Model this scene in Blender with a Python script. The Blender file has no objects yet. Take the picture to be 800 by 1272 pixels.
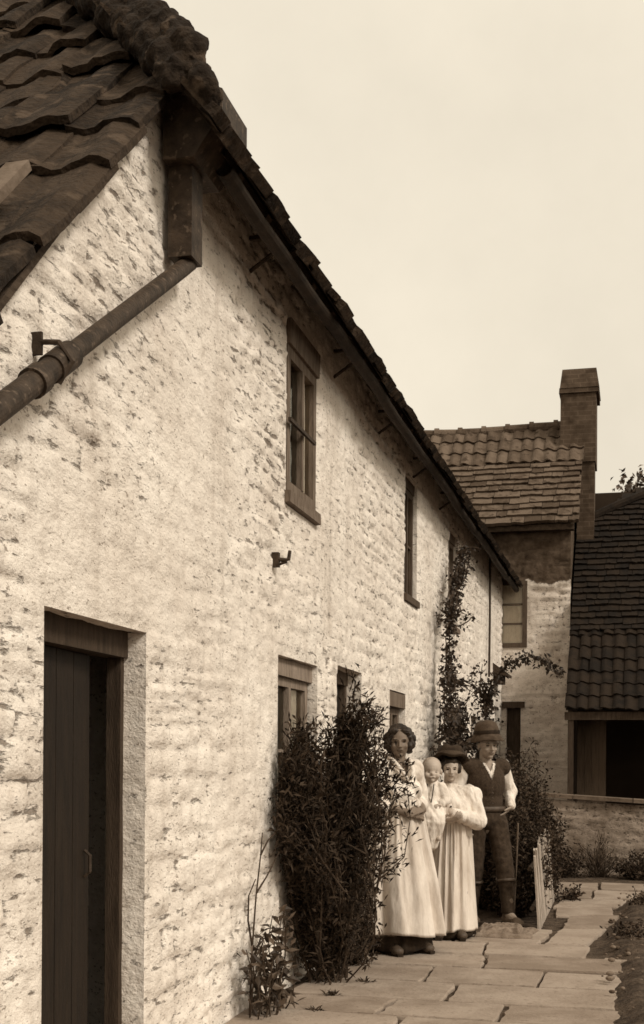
import bpy, bmesh, math, random
import numpy as np
from mathutils import Vector, Matrix, noise as mnoise

R = math.radians
sc = bpy.context.scene
COL = sc.collection

# ------------------------------------------------------------------ camera
cam_d = bpy.data.cameras.new('camera')
cam = bpy.data.objects.new('camera', cam_d)
COL.objects.link(cam)
cam.location = (2.0533, 0.0, 1.4)
cam.rotation_euler = (R(90), R(-0.4), R(13.87))
cam_d.sensor_width = 36.0
cam_d.lens = 36.0 * 1580 / 1272
cam_d.shift_x = 0.0
cam_d.shift_y = 309 / 1272
cam_d.clip_start = 0.05
cam_d.clip_end = 1000
sc.camera = cam

# ------------------------------------------------------------------ sky, sun, exposure
SUN_EL, SUN_AZ = 40.0, 116.0          # azimuth measured clockwise from +Y (the row runs along +Y)
w = bpy.data.worlds.new('World')
sc.world = w
w.use_nodes = True
nt = w.node_tree
nt.nodes.clear()
sky = nt.nodes.new('ShaderNodeTexSky')
sky.sky_type = 'NISHITA'
sky.sun_disc = False
sky.sun_elevation = R(SUN_EL)
sky.sun_rotation = R(SUN_AZ)
sky.air_density = 1.0
sky.dust_density = 4.0
hs = nt.nodes.new('ShaderNodeHueSaturation')
hs.inputs['Saturation'].default_value = 0.0
mx = nt.nodes.new('ShaderNodeMix'); mx.data_type = 'RGBA'; mx.blend_type = 'MIX'
mx.inputs[0].default_value = 0.72
mx.inputs[7].default_value = (9.4, 9.4, 9.4, 1)      # even overcast veil
tn = nt.nodes.new('ShaderNodeMix'); tn.data_type = 'RGBA'; tn.blend_type = 'MULTIPLY'
tn.inputs[0].default_value = 1.0
tn.inputs[7].default_value = (1.078, 0.97, 0.785, 1)  # warm print tone of the old photograph
bg = nt.nodes.new('ShaderNodeBackground')
bg.inputs['Strength'].default_value = 0.108
wo = nt.nodes.new('ShaderNodeOutputWorld')
nt.links.new(sky.outputs[0], hs.inputs['Color'])
nt.links.new(hs.outputs[0], mx.inputs[6])
nt.links.new(mx.outputs[2], tn.inputs[6])
wc = nt.nodes.new('ShaderNodeTexCoord'); wn = nt.nodes.new('ShaderNodeTexNoise')
wn.inputs['Scale'].default_value = 2.6; wn.inputs['Detail'].default_value = 7; wn.inputs['Roughness'].default_value = .6
wr = nt.nodes.new('ShaderNodeMapRange'); wr.inputs['From Min'].default_value = .3; wr.inputs['From Max'].default_value = .7
wr.inputs['To Min'].default_value = .90; wr.inputs['To Max'].default_value = 1.07      # faint uneven overcast
wx = nt.nodes.new('ShaderNodeVectorMath'); wx.operation = 'SCALE'
nt.links.new(wc.outputs['Generated'], wn.inputs['Vector']); nt.links.new(wn.outputs[0], wr.inputs[0])
nt.links.new(tn.outputs[2], wx.inputs[0]); nt.links.new(wr.outputs[0], wx.inputs['Scale'])
nt.links.new(wx.outputs[0], bg.inputs['Color'])
nt.links.new(bg.outputs[0], wo.inputs[0])

sl = bpy.data.lights.new('sun', 'SUN')
sl.energy = 2.2
sl.angle = R(14)
sl.color = (1.0, 0.95, 0.86)
so = bpy.data.objects.new('sun', sl)
COL.objects.link(so)
sd = Vector((math.cos(R(SUN_EL)) * math.sin(R(SUN_AZ)), math.cos(R(SUN_EL)) * math.cos(R(SUN_AZ)), math.sin(R(SUN_EL))))
so.rotation_euler = sd.to_track_quat('Z', 'Y').to_euler()

sc.view_settings.view_transform = 'Standard'
sc.view_settings.look = 'None'
sc.view_settings.gamma = 1.0
sc.view_settings.exposure = 0.0
sc.view_settings.use_curve_mapping = False
sc.cycles.filter_width = 1.6
sc.cycles.max_bounces = 6
sc.cycles.diffuse_bounces = 4
sc.cycles.transparent_max_bounces = 8

# ------------------------------------------------------------------ materials (sepia-toned base colours)
def S(L):
    """sepia colour of linear luminance L"""
    t = max(0.0, min(1.0, (math.log10(max(L, 1e-3)) + 2.3) / 2.3))
    r = 1.80 - 0.73 * t
    b = 0.46 + 0.45 * t
    return (min(1, L * r), L, L * b, 1)

MATS = {}
def mat(name, L0, L1=None, scale=4.0, rough=0.85, bump=0.0, bscale=30.0, stretch=(1, 1, 1), island=0.0,
        spec=0.25, detail=6.0, lo=0.35, hi=0.65, spots=None):
    if name in MATS:
        return MATS[name]
    m = bpy.data.materials.new(name)
    m.use_nodes = True
    t = m.node_tree
    p = t.nodes['Principled BSDF']
    p.inputs['Roughness'].default_value = rough
    p.inputs['Specular IOR Level'].default_value = spec
    L1 = L0 if L1 is None else L1
    tc = t.nodes.new('ShaderNodeTexCoord')
    mp = t.nodes.new('ShaderNodeMapping'); mp.inputs['Scale'].default_value = stretch
    t.links.new(tc.outputs['Object'], mp.inputs['Vector'])
    nz = t.nodes.new('ShaderNodeTexNoise')
    nz.inputs['Scale'].default_value = scale
    nz.inputs['Detail'].default_value = detail
    nz.inputs['Roughness'].default_value = 0.62
    t.links.new(mp.outputs[0], nz.inputs['Vector'])
    fac = nz.outputs[0]
    if island:
        ge = t.nodes.new('ShaderNodeNewGeometry')
        ma = t.nodes.new('ShaderNodeMath'); ma.operation = 'SUBTRACT'; ma.inputs[1].default_value = 0.5
        t.links.new(ge.outputs['Random Per Island'], ma.inputs[0])
        mm = t.nodes.new('ShaderNodeMath'); mm.operation = 'MULTIPLY_ADD'
        mm.inputs[1].default_value = island
        t.links.new(ma.outputs[0], mm.inputs[0]); t.links.new(fac, mm.inputs[2])
        fac = mm.outputs[0]
    cr = t.nodes.new('ShaderNodeValToRGB')
    cr.color_ramp.elements[0].position = lo; cr.color_ramp.elements[0].color = S(L0)
    cr.color_ramp.elements[1].position = hi; cr.color_ramp.elements[1].color = S(L1)
    t.links.new(fac, cr.inputs[0])
    out = cr.outputs[0]
    if spots:                               # (scale, threshold, softness, L)
        n2 = t.nodes.new('ShaderNodeTexNoise'); n2.inputs['Scale'].default_value = spots[0]; n2.inputs['Detail'].default_value = 4
        t.links.new(mp.outputs[0], n2.inputs['Vector'])
        mr = t.nodes.new('ShaderNodeMapRange')
        mr.inputs['From Min'].default_value = spots[1]; mr.inputs['From Max'].default_value = spots[1] + spots[2]
        t.links.new(n2.outputs[0], mr.inputs[0])
        mi = t.nodes.new('ShaderNodeMix'); mi.data_type = 'RGBA'
        mi.inputs[7].default_value = S(spots[3])
        t.links.new(mr.outputs[0], mi.inputs[0]); t.links.new(out, mi.inputs[6])
        out = mi.outputs[2]
    t.links.new(out, p.inputs['Base Color'])
    if bump:
        nb = t.nodes.new('ShaderNodeTexNoise'); nb.inputs['Scale'].default_value = bscale; nb.inputs['Detail'].default_value = 5
        t.links.new(mp.outputs[0], nb.inputs['Vector'])
        bu = t.nodes.new('ShaderNodeBump'); bu.inputs['Strength'].default_value = 0.7; bu.inputs['Distance'].default_value = bump
        t.links.new(nb.outputs[0], bu.inputs['Height'])
        t.links.new(bu.outputs[0], p.inputs['Normal'])
    MATS[name] = m
    return m

def limewash(name, L0, L1, Ldark, thr=0.56, soft=0.06, boundary=None):
    """limewashed rubble; the 'joint' attribute carries where the mortar joints lie, dark pits break through the wash there"""
    m = bpy.data.materials.new(name); m.use_nodes = True
    t = m.node_tree; p = t.nodes['Principled BSDF']
    p.inputs['Roughness'].default_value = 0.92; p.inputs['Specular IOR Level'].default_value = 0.15
    tc = t.nodes.new('ShaderNodeTexCoord')
    def noise(scale, detail, stretch=(1, 1, 1), rough=0.6):
        mp = t.nodes.new('ShaderNodeMapping'); mp.inputs['Scale'].default_value = stretch
        t.links.new(tc.outputs['Object'], mp.inputs['Vector'])
        n = t.nodes.new('ShaderNodeTexNoise'); n.inputs['Scale'].default_value = scale; n.inputs['Detail'].default_value = detail
        n.inputs['Roughness'].default_value = rough
        t.links.new(mp.outputs[0], n.inputs['Vector']); return n.outputs[0]
    def math_(op, a, b):
        n = t.nodes.new('ShaderNodeMath'); n.operation = op
        for i, v in enumerate((a, b)):
            if isinstance(v, (int, float)): n.inputs[i].default_value = v
            else: t.links.new(v, n.inputs[i])
        return n.outputs[0]
    def rng(v, a, b):
        n = t.nodes.new('ShaderNodeMapRange'); n.inputs['From Min'].default_value = a; n.inputs['From Max'].default_value = b
        t.links.new(v, n.inputs[0]); return n.outputs[0]
    def mixc(f, a, b):
        n = t.nodes.new('ShaderNodeMix'); n.data_type = 'RGBA'
        t.links.new(f, n.inputs[0])
        for i, v in ((6, a), (7, b)):
            if isinstance(v, tuple): n.inputs[i].default_value = v
            else: t.links.new(v, n.inputs[i])
        return n.outputs[2]
    at = t.nodes.new('ShaderNodeAttribute'); at.attribute_name = 'joint'
    jt = at.outputs['Fac']
    base = mixc(rng(noise(1.6, 8), 0.34, 0.66), S(L0), S(L1))
    # grey weathering patches
    base = mixc(math_('MULTIPLY', rng(noise(9, 6), 0.5, 0.75), 0.55), base, S(L0 * 0.62))
    # drip streaks
    base = mixc(math_('MULTIPLY', rng(noise(2.4, 6, (1, 3.2, .22)), 0.53, 0.74), 0.42), base, S(L0 * 0.5))
    # dark pits elongated along the courses
    pit = math_('ADD', noise(21, 5, (1, 0.40, 1.6), .66), math_('MULTIPLY', jt, 0.12))
    pit = math_('ADD', pit, math_('MULTIPLY', math_('SUBTRACT', noise(0.9, 4), 0.5), 0.24))
    sz = t.nodes.new('ShaderNodeSeparateXYZ'); t.links.new(tc.outputs['Object'], sz.inputs[0])
    pit = math_('ADD', pit, math_('MULTIPLY', math_('SUBTRACT', sz.outputs[2], 2.4), 0.010))      # the upper wall is less often relimed
    f = rng(pit, thr + 0.060, thr + 0.060 + soft * 1.7)
    base = mixc(math_('MULTIPLY', f, 0.80), base, S(Ldark))
    pit2 = rng(math_('ADD', noise(48, 3, (1, 0.6, 1.3)), math_('MULTIPLY', math_('SUBTRACT', noise(1.7, 4), 0.5), 0.16)), 0.615, 0.68)
    base = mixc(math_('MULTIPLY', pit2, 0.75), base, S(Ldark * 1.5))
    grit = rng(noise(130, 2), 0.60, 0.72)
    base = mixc(math_('MULTIPLY', grit, 0.35), base, S(Ldark * 2.2))
    if boundary is not None:               # darker brown above an irregular line
        sx = t.nodes.new('ShaderNodeSeparateXYZ'); t.links.new(tc.outputs['Object'], sx.inputs[0])
        h = math_('ADD', sx.outputs[2], math_('MULTIPLY', math_('SUBTRACT', noise(3.2, 4), 0.5), 0.35))
        base = mixc(rng(h, boundary, boundary + 0.03), base, mixc(rng(noise(7, 6), .35, .65), S(0.035), S(0.085)))
    t.links.new(base, p.inputs['Base Color'])
    hgt = math_('SUBTRACT', math_('ADD', math_('MULTIPLY', noise(14, 5, (1, .7, 1.4)), 0.75), math_('MULTIPLY', noise(70, 4), 0.30)), math_('MULTIPLY', f, 0.45))
    bu = t.nodes.new('ShaderNodeBump'); bu.inputs['Strength'].default_value = 0.9; bu.inputs['Distance'].default_value = 0.022
    t.links.new(hgt, bu.inputs['Height']); t.links.new(bu.outputs[0], p.inputs['Normal'])
    return m

def brickmat(name, L0, L1, Lm, bw=0.23, bh=0.075):
    m = bpy.data.materials.new(name); m.use_nodes = True
    t = m.node_tree; p = t.nodes['Principled BSDF']; p.inputs['Roughness'].default_value = 0.9; p.inputs['Specular IOR Level'].default_value = .15
    tc = t.nodes.new('ShaderNodeTexCoord'); sx = t.nodes.new('ShaderNodeSeparateXYZ'); cb = t.nodes.new('ShaderNodeCombineXYZ')
    ad = t.nodes.new('ShaderNodeMath'); ad.operation = 'ADD'
    t.links.new(tc.outputs['Object'], sx.inputs[0])
    t.links.new(sx.outputs[0], ad.inputs[0]); t.links.new(sx.outputs[1], ad.inputs[1])
    t.links.new(ad.outputs[0], cb.inputs[0]); t.links.new(sx.outputs[2], cb.inputs[1])
    br = t.nodes.new('ShaderNodeTexBrick')
    br.inputs['Scale'].default_value = 1.0; br.inputs['Brick Width'].default_value = bw; br.inputs['Row Height'].default_value = bh
    br.inputs['Mortar Size'].default_value = 0.007; br.inputs['Color1'].default_value = S(L0); br.inputs['Color2'].default_value = S(L1); br.inputs['Mortar'].default_value = S(Lm)
    t.links.new(cb.outputs[0], br.inputs['Vector'])
    nz = t.nodes.new('ShaderNodeTexNoise'); nz.inputs['Scale'].default_value = 6; nz.inputs['Detail'].default_value = 6
    t.links.new(tc.outputs['Object'], nz.inputs['Vector'])
    mi = t.nodes.new('ShaderNodeMix'); mi.data_type = 'RGBA'; mi.blend_type = 'MIX'; mi.inputs[7].default_value = S(L0 * .55)
    mr = t.nodes.new('ShaderNodeMapRange'); mr.inputs['From Min'].default_value = .45; mr.inputs['From Max'].default_value = .75
    t.links.new(nz.outputs[0], mr.inputs[0]); t.links.new(mr.outputs[0], mi.inputs[0]); t.links.new(br.outputs[0], mi.inputs[6])
    t.links.new(mi.outputs[2], p.inputs['Base Color'])
    bu = t.nodes.new('ShaderNodeBump'); bu.inputs['Strength'].default_value = .8; bu.inputs['Distance'].default_value = .02
    t.links.new(nz.outputs[0], bu.inputs['Height']); t.links.new(bu.outputs[0], p.inputs['Normal'])
    return m

def glassmat():
    m = bpy.data.materials.new('old_glass'); m.use_nodes = True
    t = m.node_tree; t.nodes.clear()
    o = t.nodes.new('ShaderNodeOutputMaterial'); tr = t.nodes.new('ShaderNodeBsdfTransparent'); gl = t.nodes.new('ShaderNodeBsdfGlossy')
    tr.inputs[0].default_value = (.93, .92, .88, 1); gl.inputs['Roughness'].default_value = .04
    gl.inputs[0].default_value = (.8, .78, .7, 1)
    fr = t.nodes.new('ShaderNodeFresnel'); fr.inputs[0].default_value = 1.45
    tc = t.nodes.new('ShaderNodeTexCoord'); nz = t.nodes.new('ShaderNodeTexNoise'); nz.inputs['Scale'].default_value = 5
    bu = t.nodes.new('ShaderNodeBump'); bu.inputs['Distance'].default_value = .01; bu.inputs['Strength'].default_value = .35
    t.links.new(tc.outputs['Object'], nz.inputs['Vector']); t.links.new(nz.outputs[0], bu.inputs['Height'])
    t.links.new(bu.outputs[0], gl.inputs['Normal'])
    mi = t.nodes.new('ShaderNodeMixShader')
    t.links.new(fr.outputs[0], mi.inputs[0]); t.links.new(tr.outputs[0], mi.inputs[1]); t.links.new(gl.outputs[0], mi.inputs[2])
    t.links.new(mi.outputs[0], o.inputs[0])
    return m

M_wash = limewash('limewash_row', 0.62, 0.78, 0.10)
M_washfar = limewash('limewash_far', 0.48, 0.66, 0.08, thr=0.55, boundary=4.17)
M_washgarden = limewash('limewash_garden', 0.10, 0.30, 0.04, thr=0.50)
M_brick = brickmat('chimney_brick', 0.05, 0.07, 0.085)
M_glass = glassmat()
M_tile_near = mat('mossy_tile', 0.008, 0.032, 11, .98, .03, 38, island=.30, detail=9, spots=(9, .58, .08, .05))
M_tile_far = mat('clay_tile', 0.058, 0.105, 6, .92, .014, 40, island=.4, spots=(9, .57, .1, .035))
M_slate_far = mat('stone_slate', 0.05, 0.11, 7, .94, .018, 40, island=.4, spots=(9, .57, .1, .035))
M_tile_dark = mat('dark_tile', 0.004, 0.012, 6, .95, .015, 30, island=.3)
M_darkwood = mat('tarred_wood', 0.018, 0.045, 8, .8, .008, 30, (6, 6, .8))
M_underwood = mat('eave_timber', 0.018, 0.05, 5, .9, .01, 24, (4, 1, 4))
M_doorwood = mat('brown_door_paint', 0.005, 0.013, 5, .6, .006, 40, (8, 8, .7))
M_framewood = mat('grey_window_paint', 0.07, 0.15, 7, .75, .006, 40, (5, 5, .8))
M_framewood2 = mat('brown_window_paint', 0.04, 0.075, 7, .75, .006, 40, (5, 5, .8))
M_iron = mat('rusty_iron', 0.016, 0.04, 25, .7, .004, 80)
M_castiron = mat('black_pipe_paint', 0.012, 0.040, 16, .65, .004, 70, spots=(30, .6, .06, .07))
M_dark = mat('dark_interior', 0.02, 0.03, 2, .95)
M_curtain_glare = mat('lace_curtain_and_glare', 0.70, 0.85, 30, .95, .01, 20, (1, 6, .5))  # real curtains, plus white standing in for bright pane reflections
M_stone = mat('flagstone', 0.17, 0.275, 3.0, .95, .010, 40, island=.30, detail=9, spots=(26, .60, .16, .13))
M_soil = mat('soil', 0.022, 0.075, 9, .98, .05, 34, detail=9)
M_pickets = mat('weathered_pale', 0.22, 0.42, 9, .9, .01, 40, (6, 6, .6), island=.5)
M_leaf_near = mat('shrub_leaf', 0.008, 0.032, 3, .75, island=.9, spec=.16)
M_leaf_hedge = mat('hedge_leaf', 0.010, 0.045, 3, .75, island=.9, spec=.16)
M_leaf_climb = mat('climber_leaf', 0.013, 0.042, 3, .6, island=.9, spec=.3)
M_leaf_tree = mat('tree_leaf', 0.03, 0.08, 3, .6, island=.9, spec=.3)
M_stem = mat('plant_stem', 0.018, 0.045, 14, .9)
M_petal = mat('pale_petal', 0.35, 0.6, 20, .8)
M_sack = mat('sacking', 0.10, 0.19, 12, .98, .012, 90)

# ------------------------------------------------------------------ helpers
def link(o, parent=None):
    COL.objects.link(o)
    if parent is not None:
        o.parent = parent
        if parent.get('_at') is not None and parent.parent is None and parent.type == 'EMPTY' and not parent.get('_local'):
            o.matrix_parent_inverse = Matrix.Translation(-Vector(parent.location))
    return o

def tag(o, label=None, cat=None, group=None, kind=None):
    if label: o['label'] = label
    if cat: o['category'] = cat
    if group: o['group'] = group
    if kind: o['kind'] = kind
    return o

def thing(name, label, cat, loc=(0, 0, 0), group=None, rz=None):
    """Empty at the thing's base. Children are modelled in world coordinates, or in local ones when rz is given."""
    o = bpy.data.objects.new(name, None)
    o.empty_display_size = 0.2
    COL.objects.link(o)
    o.location = loc
    o['_at'] = 1
    if rz is not None:
        o['_local'] = 1
        o.rotation_euler = (0, 0, rz)
    return tag(o, label, cat, group)

def mesh_np(name, V, F, m, parent=None, smooth=False, attr=None):
    me = bpy.data.meshes.new(name)
    me.from_pydata([tuple(v) for v in V] if not isinstance(V, np.ndarray) else V.tolist(), [], F if not isinstance(F, np.ndarray) else F.tolist())
    ms = m if isinstance(m, (list, tuple)) else [m]
    for x in ms: me.materials.append(x)
    if smooth: me.polygons.foreach_set('use_smooth', [True] * len(me.polygons))
    if attr is not None:
        a = me.attributes.new('joint', 'FLOAT', 'POINT'); a.data.foreach_set('value', np.asarray(attr, dtype=np.float32))
    me.update()
    return link(bpy.data.objects.new(name, me), parent)

class MB:
    def __init__(s): s.v = []; s.f = []
    def add(s, vs, fs):
        n = len(s.v); s.v += [tuple(map(float, v)) for v in vs]; s.f += [tuple(i + n for i in f) for f in fs]
        return s
    def box(s, x0, x1, y0, y1, z0, z1, j=0.0):
        a = [(x, y, z) for x in (x0, x1) for y in (y0, y1) for z in (z0, z1)]
        if j: a = [tuple(c + random.uniform(-j, j) for c in p) for p in a]
        return s.add(a, [(0, 1, 3, 2), (4, 6, 7, 5), (0, 4, 5, 1), (2, 3, 7, 6), (0, 2, 6, 4), (1, 5, 7, 3)])
    def obox(s, c, ax, ay, az):
        """box from centre and three half axes"""
        c, ax, ay, az = map(Vector, (c, ax, ay, az))
        a = [c + i * ax + j * ay + k * az for i in (-1, 1) for j in (-1, 1) for k in (-1, 1)]
        return s.add(a, [(0, 1, 3, 2), (4, 6, 7, 5), (0, 4, 5, 1), (2, 3, 7, 6), (0, 2, 6, 4), (1, 5, 7, 3)])
    def prism(s, pts, d):
        """polygon pts extruded by vector d"""
        d = Vector(d); n = len(pts); a = [Vector(p) for p in pts]; b = [p + d for p in a]
        return s.add(a + b, [tuple(range(n - 1, -1, -1)), tuple(range(n, 2 * n))] + [(i, (i + 1) % n, n + (i + 1) % n, n + i) for i in range(n)])
    def tube(s, pts, r, n=8, cap=True):
        pts = [Vector(tuple(map(float, p))) for p in pts]
        rs = [float(q) for q in r] if isinstance(r, (list, tuple)) else [float(r)] * len(pts)
        vs = []; up = None
        for i, p in enumerate(pts):
            d = (pts[min(i + 1, len(pts) - 1)] - pts[max(i - 1, 0)]).normalized()
            if up is None:
                up = Vector((0, 0, 1)) if abs(d.z) < .9 else Vector((1, 0, 0))
            a = d.cross(up)
            if a.length < 1e-5: a = d.orthogonal()
            a.normalize(); b = a.cross(d).normalized(); up = b
            for k in range(n):
                t = 2 * math.pi * k / n
                vs.append(p + rs[i] * (math.cos(t) * a + math.sin(t) * b))
        fs = [(i * n + k, i * n + (k + 1) % n, (i + 1) * n + (k + 1) % n, (i + 1) * n + k) for i in range(len(pts) - 1) for k in range(n)]
        if cap:
            fs += [tuple(range(n - 1, -1, -1)), tuple(range((len(pts) - 1) * n, len(pts) * n))]
        return s.add(vs, fs)
    def lathe(s, prof, c=(0, 0, 0), n=24, sx=1, sy=1):
        vs = [(c[0] + r * sx * math.cos(2 * math.pi * k / n), c[1] + r * sy * math.sin(2 * math.pi * k / n), c[2] + z) for r, z in prof for k in range(n)]
        fs = [(i * n + k, i * n + (k + 1) % n, (i + 1) * n + (k + 1) % n, (i + 1) * n + k) for i in range(len(prof) - 1) for k in range(n)]
        return s.add(vs, fs)
    def ball(s, c, rx, ry=None, rz=None, M=None, n=12):
        ry = ry or rx; rz = rz or rx; vs = []; c = Vector(c)
        for i in range(1, n):
            a = math.pi * i / n
            for k in range(2 * n):
                b = math.pi * k / n
                p = Vector((rx * math.sin(a) * math.cos(b), ry * math.sin(a) * math.sin(b), rz * math.cos(a)))
                vs.append(c + (M @ p if M else p))
        m = 2 * n
        fs = [(i * m + k, (i + 1) * m + k, (i + 1) * m + (k + 1) % m, i * m + (k + 1) % m) for i in range(n - 2) for k in range(m)]
        top = Vector((0, 0, rz)); vs.append(c + (M @ top if M else top)); vs.append(c - (M @ top if M else top))
        t = (n - 1) * m
        fs += [(t, k, (k + 1) % m) for k in range(m)] + [(t + 1, (n - 2) * m + (k + 1) % m, (n - 2) * m + k) for k in range(m)]
        return s.add(vs, fs)
    def cone(s, p0, r0, p1, r1, n=14):
        """round cone"""
        p0 = Vector(p0); p1 = Vector(p1)
        s.tube([p0, p1], [r0, r1], n)
        s.ball(p0, r0, n=7); s.ball(p1, r1, n=7)
        return s
    def build(s, name, m, parent=None, smooth=False):
        return mesh_np(name, s.v, s.f, m, parent, smooth)

# vectorised value noise
def _h(ix, iy, sd):
    n = (ix.astype(np.int64) * 374761393 + iy.astype(np.int64) * 668265263 + sd * 69069 * 7919) & 0xffffffff
    n = n.astype(np.uint64)
    n = ((n ^ (n >> np.uint64(13))) * np.uint64(1274126177)) & np.uint64(0xffffffff)
    n = ((n ^ (n >> np.uint64(15))) * np.uint64(2246822519)) & np.uint64(0xffffffff)
    return ((n ^ (n >> np.uint64(16))) & np.uint64(0xffff)).astype(np.float64) / 65535.0
def vnoise(x, y, sd=0):
    ix = np.floor(x); iy = np.floor(y); fx = x - ix; fy = y - iy
    fx = fx * fx * (3 - 2 * fx); fy = fy * fy * (3 - 2 * fy)
    a = _h(ix, iy, sd); b = _h(ix + 1, iy, sd); c = _h(ix, iy + 1, sd); d = _h(ix + 1, iy + 1, sd)
    return (a * (1 - fx) + b * fx) * (1 - fy) + (c * (1 - fx) + d * fx) * fy
def fbm(x, y, sd=0, o=4):
    s = 0; a = .5
    for i in range(o):
        s = s + a * vnoise(x * 2 ** i, y * 2 ** i, sd + i); a *= .5
    return s / (1 - .5 ** o)

def stones(u, v, sd, ch=.13, cw=.34):
    uw = u + .10 * (fbm(u * 2.3, v * 2.3, sd + 50, 3) - .5)
    vw = v + .13 * (fbm(u * 1.3, v * 1.3, sd + 60, 3) - .5) + .03 * (fbm(u * 9, v * 9, sd + 70, 2) - .5)
    rng = np.random.RandomState(sd)
    hs_ = ch * rng.uniform(.55, 1.5, 400); edges = np.cumsum(hs_) - 4.0
    k = np.searchsorted(edges, vw)
    dv = np.minimum(vw - edges[np.maximum(k - 1, 0)], edges[np.minimum(k, 399)] - vw)
    cwk = cw * (0.6 + .9 * _h(k, k * 0, sd + 1))
    uu = uw / cwk + 37.0 * _h(k, k * 0 + 5, sd + 2)
    i = np.floor(uu)
    b0 = i + .7 * (_h(i, k, sd + 3) - .5)
    i = np.where(uu < b0, i - 1, i)
    b1 = i + 1 + .7 * (_h(i + 1, k, sd + 3) - .5)
    i = np.where(uu >= b1, i + 1, i)
    b0 = i + .7 * (_h(i, k, sd + 3) - .5); b1 = i + 1 + .7 * (_h(i + 1, k, sd + 3) - .5)
    du = np.minimum(uu - b0, b1 - uu) * cwk
    d = np.minimum(du, dv)
    hs = _h(i, k, sd + 4)
    tilt = (_h(i, k, sd + 6) - .5) * (uu - i - .5) + (_h(i, k, sd + 7) - .5) * dv / ch
    s = np.clip(d / .022, 0, 1); s = s * s * (3 - 2 * s)
    return s, hs, tilt, 1 - np.clip(d / .022, 0, 1)

def axis(a, b, step, cuts):
    pts = sorted(set([a, b] + [c for c in cuts if a < c < b]))
    out = []
    for p, q in zip(pts[:-1], pts[1:]):
        n = max(1, int(math.ceil((q - p) / step)))
        out += list(np.linspace(p, q, n + 1)[:-1])
    return np.array(out + [pts[-1]])

def stone_wall(name, m, parent, P, u0, u1, v0, v1, step, holes=(), depth=.12, sd=1, amp=.03, ch=.13, cw=.34, vmax=None, smooth_mask=None, step_v=None):
    """Displaced rubble face. P(u,v,n) -> xyz arrays. holes: (u0,u1,v0,v1,depth)"""
    U = axis(u0, u1, step, [h[0] for h in holes] + [h[1] for h in holes])
    Vv = axis(v0, v1, step_v or step, [h[2] for h in holes] + [h[3] for h in holes])
    uu, vv = np.meshgrid(U, Vv, indexing='ij')
    s, hs, tilt, joint = stones(uu, vv, sd, ch, cw)
    cover = np.clip((fbm(uu * .7, vv * .7, sd + 90, 3) - .42) / .2, 0, 1)      # thick wash hides the joints in patches
    if smooth_mask is not None: cover = np.maximum(cover, smooth_mask(uu, vv))
    k = 1 - .72 * cover
    n = amp * (.55 * (s - 1) * k + .8 * (hs - .5) * s * k + .5 * tilt * s * k) + .035 * (fbm(uu * .8, vv * .8, sd + 91, 2) - .5) + .030 * (fbm(uu * 10, vv * 16, sd + 92, 4) - .5) * (.4 + .6 * k)
    joint = joint * k
    if smooth_mask is not None: joint = joint - 1.3 * smooth_mask(uu, vv)
    dist = np.full(uu.shape, 9.0)
    for h in holes:
        dx = np.maximum(np.maximum(h[0] - uu, uu - h[1]), 0); dy = np.maximum(np.maximum(h[2] - vv, vv - h[3]), 0)
        dist = np.minimum(dist, np.hypot(dx, dy))
    e = np.clip(dist / .07, 0, 1); e = e * e * (3 - 2 * e)
    n = n * e - .012 * (1 - e)
    X = P(uu, vv, n)
    V = np.stack([x.ravel() for x in X], 1)
    nu, nv = len(U), len(Vv)
    idx = np.arange(nu * nv).reshape(nu, nv)
    cu = (U[:-1] + U[1:]) / 2; cv = (Vv[:-1] + Vv[1:]) / 2
    ok = np.ones((nu - 1, nv - 1), bool)
    for h in holes:
        ok &= ~(((cu[:, None] > h[0]) & (cu[:, None] < h[1])) & ((cv[None, :] > h[2]) & (cv[None, :] < h[3])))
    if vmax is not None:
        ok &= cv[None, :] < vmax(cu)[:, None]
    F = np.stack([idx[:-1, :-1], idx[1:, :-1], idx[1:, 1:], idx[:-1, 1:]], -1)[ok]
    V = V.tolist(); F = F.tolist(); J = joint.ravel().tolist()
    # reveals
    def strip(ua, va, ub, vb, dep, k0):
        nn = 14; md = 4; base = len(V)
        for i in range(nn + 1):
            t = i / nn
            for j in range(md + 1):
                q = j / md
                u = ua + (ub - ua) * t; v = va + (vb - va) * t
                wob = (mnoise.noise(Vector((u * 6 + k0, v * 6, q * 3))) * .012) * (1 if 0 < j else 0)
                if abs(ub - ua) > abs(vb - va): v += wob
                else: u += wob
                x = P(np.array([u]), np.array([v]), np.array([-.012 - (dep - .012) * q]))
                V.append([float(x[0][0]), float(x[1][0]), float(x[2][0])]); J.append(0.15)
        for i in range(nn):
            for j in range(md):
                a = base + i * (md + 1) + j
                F.append([a, a + 1, a + md + 2, a + md + 1])
    for q, h in enumerate(holes):
        a, b, c, d, dep = h
        strip(a, c, a, d, dep, q); strip(b, c, b, d, dep, q + 9); strip(a, d, b, d, dep, q + 20); strip(a, c, b, c, dep, q + 31)
    return mesh_np(name, V, F, m, parent, smooth=True, attr=J)

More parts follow.
